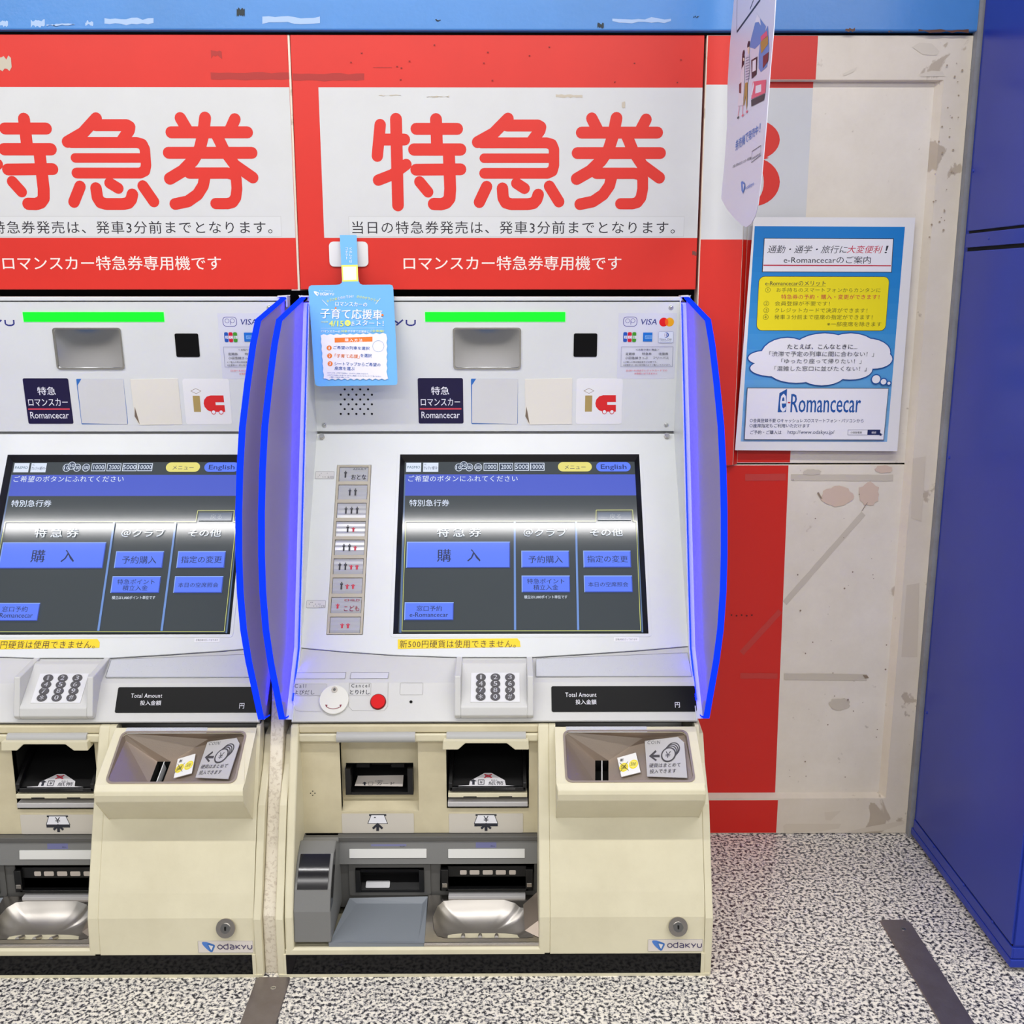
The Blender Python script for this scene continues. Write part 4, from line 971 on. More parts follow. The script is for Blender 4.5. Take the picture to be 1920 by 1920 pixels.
# ---------- console
m = MB()
seam = [FS.hit(*q_) for q_ in ((560, 1214), (640, 1221), (740, 1228), (860, 1232), (1000, 1232), (1100, 1226), (1200, 1219), (1297, 1211))]
seam[0] = (px0, seam[0][1]); seam[-1] = (px1, seam[-1][1])
top3 = [FS.P(x, v-.0018, -.0008) for x, v in seam]
mid3 = [Vector((x, CM[0], CM[1])) for x, v in seam]; low3 = [Vector((x, D_[0], D_[1])) for x, v in seam]; lip3 = [Vector((x, D_[0]+.0015, D_[1]-.003)) for x, v in seam]; und3 = [Vector((x, D_[0]+.06, D_[1]-.0035)) for x, v in seam]
n = len(seam)
m.mesh(top3+mid3+low3+lip3+und3, [(r*n+i, (r+1)*n+i, (r+1)*n+i+1, r*n+i+1) for r in range(4) for i in range(n-1)], M_CONS)
part(m, 'console')
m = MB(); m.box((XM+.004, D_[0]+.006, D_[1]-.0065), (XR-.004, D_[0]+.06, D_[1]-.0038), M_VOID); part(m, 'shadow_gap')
F1 = Frame(FC1.P(0, 0, .0), FC1.ex, FC1.ev); F2 = FC2
# big braille plaque
m = MB(); q_ = [F1.hit(*c_) for c_ in ((1005, 1269), (1297, 1269), (1289, 1225), (1005, 1236))]
PLQ = paint('braille_panel', 200, 202, 206, rough=.35, bump=.3, bscale=700)
m.slab(F1, q_, -.001, .0016, PLQ); m.stroke(F1, q_, .0006, KG, True, False, h=.0018)
rnd = random.Random(4)
for r_ in range(3):
    for k_ in range(34):
        if rnd.random() < .62:
            for c_ in range(3):
                if rnd.random() < .5: m.dome(F1, q_[0][0]+.012+k_*.0072+(c_ % 2)*.0022, q_[0][1]+.012+r_*.0115+c_*.0022, .0008, .0016, .0022, PLQ, 6, 1)
part(m, 'braille_panel')
# amount display
m = MB(); s = Sheet(m, F2); x0, v0, x1, v1 = s.box(1034, 1287, 1303, 1335); x0 = F2.hit(1034, 1311)[0]
m.slab(F2, rr(x0, v0, x1, v1, .003), 0, .0012, M_GLOSS); m.layer = 13; s.text('Total Amount', 1060, 1299, 1118, 1307, WT, .01, space=1.1); s.text('投入金額', 1079, 1312, 1118, 1321, WT, .02); s.text('円', 1265, 1317, 1274, 1327, WT, .02)
part(m, 'amount_display', label='black total display')
# call and cancel area printing
m = MB(); m.layer = 2; s = Sheet(m, F1, 440, 1180, 4.571)
s.poly([(532, 372), (955, 370), (945, 424), (520, 425)], ink(206, 206, 214)); s.line([(532, 372), (955, 370), (945, 424), (520, 425)], .0006, KG, closed=True)
s.poly([(1000, 370), (1322, 370), (1312, 422), (988, 424)], ink(206, 206, 214)); s.line([(1000, 370), (1322, 370), (1312, 422), (988, 424)], .0006, KG, closed=True)
part(m, 'braille_strip')
m = MB(); m.layer = 6; s = Sheet(m, F2, 440, 1180, 4.571); TN = ink(72, 70, 72); LG = ink(150, 148, 144)
s.rect(508, 468, 792, 568, ink(196, 196, 194), .002); s.outline(508, 468, 792, 568, .0004, LG, .002); s.outline(985, 462, 1170, 566, .0004, LG, .002); s.outline(1420, 460, 1614, 562, .0004, LG, .002)
s.line([(512, 455), (500, 640), (520, 690), (560, 704), (740, 704)], .0004, LG); s.line([(982, 455), (976, 660), (1010, 696), (1280, 698), (1312, 660), (1316, 455)], .0004, LG)
s.text('Call', 516, 470, 614, 502, K, .01, space=1.5); s.text('よびだし', 512, 522, 686, 560, K, .03); s.text('Cancel', 1002, 468, 1155, 498, K, .01, space=1.5); s.text('とりけし', 990, 520, 1158, 558, K, .03)
s.circ(1511, 622, 13, M_VOID)
part(m, 'lettering')
m = MB(); x, v = F2.hit(627, 1313); R_ = .0262; m.cyl(F2.P(x, v, 0), F2.n, R_, .006, M_KNOB, 40); knob = part(m, 'call_knob', bevel=.001, label='round white call disc')
m = MB(); fk = Frame(F2.P(x, v, .0062), F2.ex, F2.ev); xx, vv = (-.0, .0178)
m.cyl(fk.P(xx, vv, 0), fk.n, .0055, .0012, M_STEEL, 20); m.cyl(fk.P(xx, vv, .0012), fk.n, .0028, .0004, M_GREYD, 6)
m.build('screw', knob); m = MB()
pts = [(.017*math.sin(math.radians(a)), -.004-.013*math.cos(math.radians(a))) for a in range(-45, 46, 9)]
DR = ink(132, 40, 62); m.stroke(fk, pts, .0011, DR, cap=False, h=.0003)
for sgn in (-1, 1): m.flat(fk, [(sgn*.0148, -.0092), (sgn*.0105, -.0098), (sgn*.0128, -.0145)], DR, h=.0004)
m.build('marking', knob)
m = MB(); x, v = F2.hit(709, 1316); m.cyl(F2.P(x, v, 0), F2.n, .0145, .001, paint('button_ring', 120, 30, 30), 32); m.cyl(F2.P(x, v, .001), F2.n, .0126, .004, M_REDB, 32); part(m, 'cancel_button', bevel=.0008, label='round red cancel button')
# keypad pod
kx0, kx1 = F2.hit(853, 1334)[0], F2.hit(1000, 1334)[0]
front, armtop = (1.7605, .433), (1.778, .500)
arm = [(1.872, .506), (1.862, .5065), armtop, front, (1.766, .426), (1.80, .424)]
pod = empty('keypad', ((XM+XR)/2, 1.64, 0)); pod.parent = mach; pod.location = (0, 0, 0)
ROOT[0] = Vector(((XM+XR)/2, 1.64, 0))
m = MB()
m.profile(arm, kx0, kx0+.011, M_CONS); m.profile(arm, kx1-.011, kx1, M_CONS)
fl0, fl1 = (1.7635, .4475), (1.822, .492)
m.profile([front, (1.766, .426), (1.80, .424), (1.85, .49), (1.850, .5040), (1.836, .5032), fl1, fl0], kx0+.0105, kx1-.0105, M_CONS)
m.build('keypad_housing', pod, bevel=.002)
FK = FYZ(fl1, fl0)
ka = FK.hit(882, 1317); kb = FK.hit(975, 1317); kc = FK.hit(930, 1262)
m = MB(); m.slab(FK, rect(ka[0], ka[1], kb[0], kc[1]), 0, .0015, paint('key_plate', 224, 224, 226, rough=.35)); m.build('key_plate', pod, bevel=.0004)
kw = (kb[0]-ka[0]); kh = kc[1]-ka[1]
for i, ch in enumerate('123456789*0#'):
    r_, c_ = divmod(i, 3); x = ka[0]+kw*(.205+.297*c_); v = kc[1]-kh*(.17+.222*r_)
    m = MB(); m.slab(FK, circ(x, v, .0088, 20, .0075), .0012, .0034, paint('key_grey', 84, 82, 84, rough=.4)); m.text(FK, ch, x-.0035, v+.0046, x+.0035, v-.0046, WT, .03, h=.0036); m.build('key', pod)
pod['label'] = 'raised numeric keypad'

# ---------- blue edge-lit side screens
def hitX(px, py, X):
    d = ray(px, py); t = X/d.x; q_ = CAM+d*t; return (q_.y, q_.z)
XPo = XR+.0125
fro = [hitX(px, py, XPo) for px, py in ((1334, 599), (1342, 645), (1351, 720), (1359, 800), (1363, 880), (1365, 960), (1365, 1040), (1363, 1110), (1358, 1180), (1350, 1240), (1341, 1290), (1331, 1347))]
topf = (A[0]-.004, A[1]+.003)
backe = [(D_[0]+.02, D_[1]-.002), (C_[0]+.01, C_[1]), (A[0]+.004, A[1]-.02)]
outline = [topf]+fro+[(fro[-1][0]+.045, fro[-1][1]-.012)]+backe
inner = []
for x0, side in ((XR+.0015, 1), (XM-.0015-.010, -1)):
    g = empty('side_screen', ((XM+XR)/2, 1.64, 0)); g.parent = mach; g.location = (0, 0, 0); g['label'] = 'frosted acrylic screen with glowing blue rim'
    m = MB(); n = len(outline); x1 = x0+.010
    Pp = [(x0, y, z) for y, z in outline]+[(x1, y, z) for y, z in outline]
    m.mesh([(x0+.005, y, z) for y, z in outline], [tuple(range(n))], M_ACR); m.build('frosted_sheet', g)
    # rim: emits at the cut edge, wraps 1.5 mm round both faces
    m = MB(); k_ = len(fro)+2
    path = outline[:k_]
    def inset(i, d):
        a = Vector(path[max(i-1, 0)]); b = Vector(path[min(i+1, len(path)-1)]); t = (b-a).normalized(); return (path[i][0]+(-t.y)*-d*1.0, path[i][1]+t.x*-d)
    pin = []
    for i in range(len(path)):
        a = Vector(path[max(i-1, 0)]); b = Vector(path[min(i+1, len(path)-1)]); t = (b-a).normalized(); nrm = Vector((-t.y, t.x))
        if nrm.dot(Vector((1.95, .8))-Vector(path[i])) < 0: nrm = -nrm
        pin.append((path[i][0]+nrm.x*.0025, path[i][1]+nrm.y*.0025))
    e = .0002; po = [(p_[0]-(q2[0]-p_[0])*.1, p_[1]-(q2[1]-p_[1])*.1) for p_, q2 in zip(path, pin)]
    L = len(path)
    Pp = [(x0-e, *q2) for q2 in pin]+[(x0-e, *q2) for q2 in po]+[(x1+e, *q2) for q2 in po]+[(x1+e, *q2) for q2 in pin]
    m.mesh(Pp, [(r_*L+i, r_*L+i+1, (r_+1)*L+i+1, (r_+1)*L+i) for r_ in range(3) for i in range(L-1)], M_RIM); m.build('glowing_rim', g)
    # light strip along the mounting edge, on the user's side
    a = Vector((0, A[0]-.004, A[1]-.01)); b = Vector((0, C_[0]-.009, C_[1]+.002)); c2 = Vector((0, D_[0]+.021, D_[1]+.03))
    m = MB(); xs = (XR-.0045, XR-.0020) if side == 1 else (XM+.0020, XM+.0045)
    for u_, w_ in ((a, b), (b, c2)):
        d = (w_-u_).normalized(); nn_ = Vector((0, d.z, -d.y)); nn_ = nn_ if nn_.y < 0 else -nn_
        q4 = [u_, w_, w_+nn_*.003, u_+nn_*.003]
        Pp = [(xs[0], q5.y, q5.z) for q5 in q4]+[(xs[1], q5.y, q5.z) for q5 in q4]
        m.mesh(Pp, [(0, 1, 2, 3), (7, 6, 5, 4), (0, 4, 5, 1), (1, 5, 6, 2), (2, 6, 7, 3), (3, 7, 4, 0)], M_LED)
    m.build('light_strip', g)
    m = MB(); xb = (XR-.006, XR+.013) if side == 1 else (XM-.013, XM+.006)
    m.box((xb[0], A[0]-.008, A[1]+.003), (xb[1], A[0]+.02, A[1]+.006), M_WHITE); m.box((xb[0] if side == -1 else xb[1]-.003, A[0]-.008, A[1]-.016), ((xb[0]+.003) if side == -1 else xb[1], A[0]+.02, A[1]+.006), M_WHITE)
    m.build('mounting_clip', g, bevel=.001)

# ---------- lower body
lp = [(1.7655, .4126), (1.700, .262), (1.657, .150), (1.644, .110), (1.640, .042)]     # front line of the lower cabinet
def lfront(z):
    for (y0, z0), (y1, z1) in zip(lp, lp[1:]):
        if z1 <= z <= z0: return y0+(y1-y0)*(z0-z)/(z0-z1)
    return lp[-1][0]
def shell(x0, x1, mm=M_CREAM, dy=0.0, back=1.79, zlo=.042):
    m = MB(); m.profile([(back, .4126), (back, zlo)]+[(y+dy, z) for y, z in reversed(lp)], x0, x1, mm); return m
cx0 = F2.O.x
xd = FYZ(lp[1], lp[4]).hit(1010, 1600)[0]     # divider between the two modules
xl_in = XM+.017
part(shell(XM+.002, xl_in), 'left_stile', bevel=.004)
part(shell(xd, xd+.020), 'centre_stile', bevel=.003)
# outer side frames, wider than the front
sf = [hitX(px, py, XR+.0125) for px, py in ((1314, 1364), (1322, 1430), (1331, 1510), (1338, 1590), (1343, 1680), (1344, 1730))]
sf = [(max(lfront(z)+.001, min(y, lfront(z)+.004+(z-.1)*.12)), z) for y, z in sf]; sf[-1] = (1.639, .11)
sfp = [(2.1, .0), (sf[-1][0]-.0, .0)]+list(reversed(sf))+[(2.1, .42)]
for x0 in (XR-.001, XM-.0125):
    m = MB(); m.profile(sfp, x0, x0+.0135, M_CREAM); part(m, 'side_frame', bevel=.002)
# right-hand coin module
pl0, pl1 = xd+.030, XR-.0075
m = shell(xd+.0195, pl0+.001)
m.profile([(1.79, .27), (1.79, .042)]+[(y, z) for y, z in reversed(lp[1:])]+[(1.7035, .27)], pl0+.001, pl1-.001, M_CREAM)
m.profile([(1.79, .4126), (1.79, .042)]+[(y, z) for y, z in reversed(lp)], pl1-.001, XR-.0015, M_CREAM)
part(m, 'coin_module', bevel=.002)
m = MB()
pprof = [(1.79, .4105), (1.764, .4105), (1.657, .352), (1.649, .345), (1.6475, .338), (1.650, .325), (1.700, .268), (1.78, .262)]
pt_top, pt_bot = (1.764, .4105), (1.657, .352)
FPd = FYZ(pt_top, pt_bot)
fo = [FPd.hit(*q_) for q_ in ((1057, 1371), (1287, 1373), (1300, 1464), (1064, 1465))]
orr = rr(fo[3][0], fo[2][1], fo[1][0]-.001, fo[0][1]-.002, .010)
vtp = FPd.hit(1180, 1362)[1]; LPd = (Vector(pt_top)-Vector(pt_bot)).length
m.slab(FPd, rect(pl0, 0, pl1, LPd), -.002, 0, M_CREAM, holes=[orr])
# rest of the pod shell without its sloped face
rest = pprof[2:]+[(1.79, .262)]
Pp = [(pl0, y, z) for y, z in pprof[2:]]+[(pl1, y, z) for y, z in pprof[2:]]; n = len(pprof)-2
m.mesh(Pp, [(i, n+i, n+i+1, i+1) for i in range(n-1)], M_CREAM)
for x in (pl0, pl1):
    f = [(x, y, z) for y, z in pprof]; m.face(f if x == pl1 else f[::-1], M_CREAM)
part(m, 'coin_pod', bevel=.0025)
m = MB(); rim_o = rr(fo[3][0]-.0035, fo[2][1]-.0035, fo[1][0]+.0025, fo[0][1]+.0015, .012)
m.slab(FPd, rim_o, 0, .0016, M_BRONZE, holes=[orr]); 
def pd(px, py, h):
    x, v = FPd.hit(px, py, h); return FPd.P(x, v, h)
ox = [q_[0] for q_ in orr]; ov = [q_[1] for q_ in orr]; X0_, X1_, V0_, V1_ = min(ox), max(ox), min(ov), max(ov)
TLp, TRp, BRp, BLp = FPd.P(X0_, V1_), FPd.P(X1_, V1_), FPd.P(X1_, V0_), FPd.P(X0_, V0_)
s1, s2, s3, s4 = pd(1116, 1426, -.05), pd(1141, 1426, -.05), pd(1141, 1468, -.05), pd(1116, 1468, -.05)
cr = pd(1062, 1387, -.012); r1 = pd(1205, 1384, -.03); r2 = pd(1284, 1379, -.008)
m.mesh([TLp, TRp, r2, r1, s2, s1, cr], [(0, 6, 5), (0, 5, 4), (0, 4, 3), (0, 3, 1), (1, 3, 2)], M_BRONZE)
m.face([cr, BLp, s4, s1], M_BRONZE); m.face([TLp, BLp, cr], M_BRONZE)
m.mesh([s2, r1, r2, BRp, s3], [(0, 4, 1), (1, 4, 3), (1, 3, 2)], M_BRONZE); m.face([TRp, r2, BRp], M_BRONZE); m.face([BLp, BRp, s3, s4], M_BRONZE)
d1, d2, d3, d4 = [q_-FPd.n*.03 for q_ in (s1, s2, s3, s4)]
m.mesh([s1, s2, s3, s4, d1, d2, d3, d4], [(0, 1, 5, 4), (1, 2, 6, 5), (2, 3, 7, 6), (3, 0, 4, 7), (4, 5, 6, 7)], M_VOID)
fun = part(m, 'coin_funnel', label='metal coin funnel')
m = MB(); c = (s1+s2)/2; c4 = (s3+s4)/2
m.mesh([c+Vector((-.0006, 0, 0)), c4+Vector((-.0006, 0, 0)), c4+Vector((.0010, 0, 0)), c+Vector((.0010, 0, 0)), c-FPd.n*.02, c4-FPd.n*.02], [(0, 1, 2, 3), (0, 4, 5, 1)], M_SIGNW); m.build('divider', fun)
# labels on the funnel's right slope
a_, b_, c_ = s2, BRp, r1
pn_x = (BRp-s3); pn_v = (r1-s3)
FL = Frame(s3.lerp(BRp, .5)+Vector((0, 0, 0)), (BRp-s3), (r1.lerp(r2, .6)-BRp))
FLn = Frame(FL.P(0, 0, .0055), FL.ex, FL.ev)
m = MB(); s = Sheet(m, FLn, 1000, 1340, 3.839)
m.slab(FLn, [s.p(*q_) for q_ in ((802, 188), (1040, 160), (1085, 200), (1108, 455), (820, 445))], -.001, .0003, M_LABEL); m.layer = 4
s.text('COIN', 824, 190, 914, 214, KG, space=1.2); s.poly([(832, 300), (880, 256), (888, 268), (864, 290), (910, 290), (910, 308), (864, 308), (890, 326), (882, 336)], TN)
for (x, y) in ((1006, 250), (996, 262), (986, 274)): s.circ(x, y, 50, TN); s.circ(x, y, 42, M_LABEL)
s.circ(974, 290, 54, TN); s.circ(974, 290, 44, M_LABEL); s.text('¥', 954, 268, 992, 314, TN, .01)
s.text('硬貨はまとめて', 838, 354, 1062, 384, TN); s.text('投入できます', 842, 396, 1030, 426, TN)
part(m, 'coin_label', label='silver coin instruction label')
m = MB(); s = Sheet(m, FLn, 1000, 1340, 3.839)
m.slab(FLn, [s.p(*q_) for q_ in ((604, 312), (738, 274), (772, 414), (634, 448))], -.001, .0004, ink(238, 238, 236)); m.layer = 5
s.circ(652, 380, 32, YE); s.circ(652, 380, 26, ink(230, 214, 90)); s.circ(722, 358, 32, YE); s.circ(722, 358, 26, ink(238, 226, 110)); s.text('500', 634, 368, 670, 392, OL, .01); s.text('500', 704, 346, 740, 370, OL, .01)
s.line([(622, 348), (688, 404)], .0008, K); s.line([(682, 340), (624, 416)], .0008, K); s.text('新', 628, 318, 652, 340, K, .02)
part(m, 'coin_sticker', label='white and yellow sticker')
m = MB(); s = Sheet(m, Frame((0, 1.7635, 0), (1, 0, 0), (0, 0, 1)));
x0 = FPd.hit(1061, 1361)[0]; x1 = FPd.hit(1212, 1361)[0]; m.slab(FPd, rect(x0, LPd-.0135, x1, LPd-.001), 0, .0008, PLQ); part(m, 'braille_strip')
# lock, badge
FLo = FYZ(lp[2], lp[4]); FLo = FYZ((1.657, .150), (1.644, .110))
FLk = FYZ(lp[3], lp[4])
x, v = FYZ(lp[2], lp[3]).hit(1271, 1737)
fq = FYZ(lp[2], lp[3]); m = MB(); m.cyl(fq.P(x, v, 0), fq.n, .0165, .0035, M_STEEL, 40); m.cyl(fq.P(x, v, .0035), fq.n, .0085, .002, M_CHROME, 28); m.box((fq.P(x, v, .0056).x-.0014, fq.P(x, v, .0062).y-.0004, fq.P(x, v).z-.004), (fq.P(x, v).x+.0014, fq.P(x, v, .0056).y+.001, fq.P(x, v).z+.005), M_VOID)
part(m, 'lock', label='round metal key lock')
m = MB(); s = Sheet(m, FLk); x0, v0, x1, v1 = s.box(1215, 1761, 1325, 1783); x1 = min(x1, XR-.004); m.slab(FLk, rr(x0, v0, x1, v1, .0015), 0, .0008, paint('badge_plate', 220, 212, 204, rough=.4)); m.stroke(FLk, rr(x0, v0, x1, v1, .0015), .0004, LG, True, False, h=.0009)
m.layer = 10; s = Sheet(m, FLk, 1000, 1340, 3.839); odakyu_mark(s, 855, 1622, 946, 1696, ink(76, 124, 200), ink(60, 110, 178), ink(222, 220, 222)); logo_word(s, 962, 1634, 1216, 1673, ink(60, 50, 96), .0015)
part(m, 'badge', label='company badge')

# ---------- left-hand cash module: recessed back wall with openings
zTop, zMid = .4126, FI.hit(700, 1562)[1]
cardO = [FI.hit(*q_) for q_ in ((641, 1521), (783, 1392))]; billO = [FI.hit(*q_) for q_ in ((838, 1516), (992, 1392))]
def hole_of(q_): return rect(q_[0][0], q_[0][1], q_[1][0], q_[1][1])
m = MB(); m.slab(FI, rect(xl_in-.001, zMid, xd+.001, .412), -.015, 0, M_CREAMD, holes=[hole_of(cardO), hole_of(billO)]); part(m, 'recess_panel', bevel=.002)
# head rail with grey rollers
zr = FI.hit(700, 1377)[1]
m = MB(); m.box((xl_in-.001, 1.762, zr-.009), (xd+.001, 1.778, zr+.006), M_CREAM); m.box((xl_in-.001, 1.767, zr+.006), (xd+.001, 1.778, .412), M_CREAMD); part(m, 'head_rail', bevel=.003)
for l, r_ in ((630, 778), (837, 986)):
    xa = Frame((0, 1.758, 0), (1, 0, 0), (0, 0, 1)).hit(l, 1376)[0]; xb = Frame((0, 1.758, 0), (1, 0, 0), (0, 0, 1)).hit(r_, 1376)[0]
    m = MB(); m.cyl((xa, 1.766, zr-.001), (1, 0, 0), .0095, xb-xa, M_ROLL, 28); part(m, 'roller', smooth=False)
# card slot
(cxa, cza), (cxb, czb) = cardO
m = MB(); FCd = Frame(FI.P(0, 0, -.028), (1, 0, 0), (0, 0, 1))
i0 = FCd.hit(650, 1485); i1 = FCd.hit(775, 1430)
m.slab(FCd, rect(cxa-.004, cza-.004, cxb+.004, czb+.004), -.006, 0, M_CREAMD, holes=[rect(i0[0], i0[1], i1[0], i1[1])])
m.box((cxa-.002, 1.776, cza-.004), (cxa, 1.81, czb), M_CREAMD); m.box((cxb, 1.776, cza), (cxb+.002, 1.81, czb), M_CREAMD); m.box((cxa, 1.776, czb), (cxb, 1.81, czb+.002), M_CREAMD)
m.mesh([(cxa, 1.775, cza-.001), (cxb, 1.775, cza-.001), (cxb, 1.803, cza+.010), (cxa, 1.803, cza+.010)], [(0, 1, 2, 3)], M_CREAMD)
card = part(m, 'card_slot', label='recessed card slot')
m = MB(); m.box((i0[0], 1.80, i0[1]), (i1[0], 1.804, i1[1]), M_BLACK); y0c = 1.7995
m = MB(); m.box((i0[0]+.001, 1.86, i0[1]), (i1[0]-.001, 1.864, i1[1]), M_VOID)
m.box((i0[0]+.0005, 1.790, i0[1]+.001), (i0[0]+.010, 1.85, i1[1]-.006), M_BLACK); m.box((i1[0]-.010, 1.790, i0[1]+.001), (i1[0]-.0005, 1.85, i1[1]-.006), M_BLACK)
m.box((i0[0], 1.792, i0[1]), (i1[0], 1.86, i0[1]+.005), M_BLACK); m.box((i0[0], 1.806, i1[1]-.003), (i1[0], 1.86, i1[1]), M_VOID)
m.box((i0[0]+.018, 1.815, i1[1]-.015), (i0[0]+.042, 1.82, i1[1]-.008), M_GLOSS); m.box((i1[0]-.042, 1.815, i1[1]-.015), (i1[0]-.018, 1.82, i1[1]-.008), M_GLOSS)
m.cyl(((i0[0]+i1[0])/2-.018, 1.835, i1[1]-.012), (1, 0, 0), .008, .036, M_GLOSS, 18)
m.build('slot_mouth', card)
FCl = FYZ((1.845, i0[1]+.034), (1.797, i0[1]+.006))
m = MB(); s = Sheet(m, FCl, 540, 1340, 3.84); m.slab(FCl, [s.p(*q_) for q_ in ((480, 512), (504, 440), (832, 436), (826, 516))], -.001, .0003, paint('card_label', 206, 198, 190, rough=.3)); m.layer = 4
s.text('CARD', 628, 472, 686, 484, KG, .02); s.text('カード', 640, 486, 768, 508, K, .02); s.poly([(534, 496), (552, 484), (568, 496), (558, 497), (558, 510), (546, 510), (546, 497)], K); s.outline(582, 486, 612, 508, .0006, K)
m.build('slot_label', card)
# bill slot
(bxa, bza), (bxb, bzb) = billO
m = MB(); m.box((bxa-.002, 1.776, bza-.002), (bxa, 1.90, bzb+.002), M_VOID); m.box((bxb, 1.776, bza-.002), (bxb+.002, 1.90, bzb+.002), M_VOID); m.box((bxa, 1.776, bzb), (bxb, 1.90, bzb+.003), M_VOID); m.box((bxa, 1.90, bza-.002), (bxb, 1.903, bzb+.003), M_VOID)
m.box((bxa, 1.778, bza-.003), (bxb, 1.9, bza), M_VOID)
bill = part(m, 'bill_slot', label='black banknote slot')
FB2 = Frame((0, 1.770, 0), (1, 0, 0), (0, 0, 1))
zt1, zt2, zt3 = FB2.hit(900, 1481)[1], FB2.hit(900, 1490)[1], FB2.hit(900, 1500)[1]
m = MB()   # black bill tray
m.mesh([(bxa+.008, 1.772, zt1+.004), (bxb-.008, 1.772, zt1+.004), (bxb-.016, 1.872, zt1+.064), (bxa+.016, 1.872, zt1+.064)], [(0, 1, 2, 3)], M_BLACK)
m.box((bxa+.006, 1.768, zt1-.002), (bxb-.006, 1.775, zt1+.006), M_BLACK)
for sx in (bxa+.004, bxb-.011):
    m.profile([(1.768, zt1), (1.768, zt1+.014), (1.80, zt1+.035), (1.875, zt1+.072), (1.875, zt1+.045)], sx, sx+.007, M_BLACK)
m.build('bill_tray', bill, bevel=.001)
FBl = FYZ((1.872, zt1+.064), (1.772, zt1+.004)); FBl = Frame(FBl.P(0, 0, .0008), FBl.ex, FBl.ev)
m = MB(); s = Sheet(m, FBl, 540, 1340, 3.84); m.slab(FBl, [s.p(*q_) for q_ in ((1226, 535), (1228, 512), (1304, 508), (1310, 478), (1415, 420), (1465, 420), (1560, 472), (1568, 508), (1638, 514), (1636, 535))], -.0005, .0003, paint('bill_label', 220, 218, 222, rough=.3)); m.layer = 5
s.text('紙幣はまとめて挿入できます', 1250, 517, 1612, 530, K, .02); s.text('紙幣', 1444, 480, 1552, 508, K, .03); s.text('BILL', 1464, 468, 1514, 478, KG, .01)
s.poly([(1310, 480), (1335, 466), (1360, 480), (1344, 482), (1344, 506), (1326, 506), (1326, 482)], K); s.outline(1370, 470, 1412, 504, .0012, K); s.text('¥', 1380, 476, 1402, 498, K, .02)
s.text('×', 1410, 428, 1472, 458, RDI, .05); s.text('○', 1420, 432, 1462, 454, ink(150, 60, 66))
m.build('slot_label', bill)
m = MB(); m.box((bxa+.003, 1.767, zt2-.004), (bxb-.003, 1.79, zt2+.004), M_CREAM); m.box((bxa+.002, 1.769, zt3-.013), (bxb-.002, 1.79, zt3-.004), M_LABEL); m.box((bxa+.03, 1.7665, zt2-.004), (bxa+.055, 1.77, zt2-.0015), M_VOID); m.box((bxb-.055, 1.7665, zt2-.004), (bxb-.03, 1.77, zt2-.0015), M_VOID)
m.build('sill', bill, bevel=.0012)
# cream flap above the bill slot
zf = FB2.hit(900, 1388)[1]; FFl = Frame((0, 1.748, 0), (1, 0, 0), (0, 0, 1)); s = Sheet(None, FFl, 540, 1340, 3.84)
fpts = [s.p(*q_) for q_ in ((1112, 252), (1116, 190), (1732, 190), (1736, 252), (1632, 252), (1576, 208), (1276, 208), (1226, 252))]
m = MB(); m.slab(FFl, fpts, -.026, 0, M_CREAM, back=True); part(m, 'bill_flap', bevel=.0015)
m = MB(); q1 = FFl.hit(641, 1406); q2 = FFl.hit(783, 1388)
# pictogram labels under the slots
for kk, (l, r_) in enumerate(((386, 905), (1158, 1692))):
    fr = Frame(FI.P(0, 0, .0004), (1, 0, 0), (0, 0, 1)); m = MB(); s = Sheet(m, fr, 540, 1340, 3.84)
    x0, v0, x1, v1 = s.box(l, 712, r_, 836); m.slab(fr, rr(x0, v0, x1, zMid+.0005, .002), 0, .0006, paint('pictogram_plate', 208, 202, 190, rough=.4)); m.layer = 7
    c0 = 646 if kk == 0 else 1426; w_ = 62 if kk == 0 else 76
    s.rect(c0-w_, 716, c0+w_, 728, K); s.poly([(c0-w_+14, 718), (c0+w_-14, 718), (c0+w_+12, 784), (c0-w_-12, 784)], K); s.poly([(c0-w_+17, 722), (c0+w_-17, 722), (c0+w_+6, 780), (c0-w_-6, 780)], WT)
    if kk: s.text('¥', c0-18, 728, c0+18, 770, K, .03); s.rect(c0-w_-8, 784, c0+w_+8, 802, K)
    else: s.poly([(c0-30, 742), (c0-20, 732), (c0-10, 742)], K)
    s.poly([(c0, 776), (c0+40, 812), (c0+30, 824), (c0+10, 806), (c0+10, 834), (c0-10, 834), (c0-10, 806), (c0-30, 824), (c0-40, 812)], K)
    part(m, 'pictogram_label')
m = MB(); s = Sheet(m, FI, 540, 1340, 3.84)
for (x, y) in ((178, 550), (163, 565), (194, 565), (178, 580)):
    a, b = s.p(x, y); m.flat(FI, circ(a, b, .0012, 10), M_VOID, h=.0004)
part(m, 'speaker_hole', kind='stuff')

# ---------- payout unit (grey)
gx0, gx1 = xl_in-.0005, xd+.0005
z1 = FI.hit(800, 1573)[1]; z2 = FI.hit(800, 1611)[1]
m = MB(); m.box((gx0, 1.762, z1+.002), (gx1, 1.80, zMid-.001), M_GREYD)         # dark hood edge
m.profile([(1.80, z1+.002), (1.765, z1+.002), (1.759, z2+.012), (1.757, z2), (1.772, z2-.001), (1.80, z2-.001)], gx0+.05, gx1, M_GREY)
part(m, 'payout_hood', bevel=.0015)
FHd = FYZ((1.765, z1+.002), (1.758, z2))
for (l, r_) in ((441, 998), (1153, 1706)):
    m = MB(); s = Sheet(m, FHd, 540, 1540, 3.84); x0, v0, x1, v1 = s.box(l, 198, r_, 262); m.slab(FHd, rect(x0, max(v1, .0005), x1, v0), 0, .0025, paint('white_bar', 226, 226, 222, rough=.25)); part(m, 'white_bar', bevel=.001)
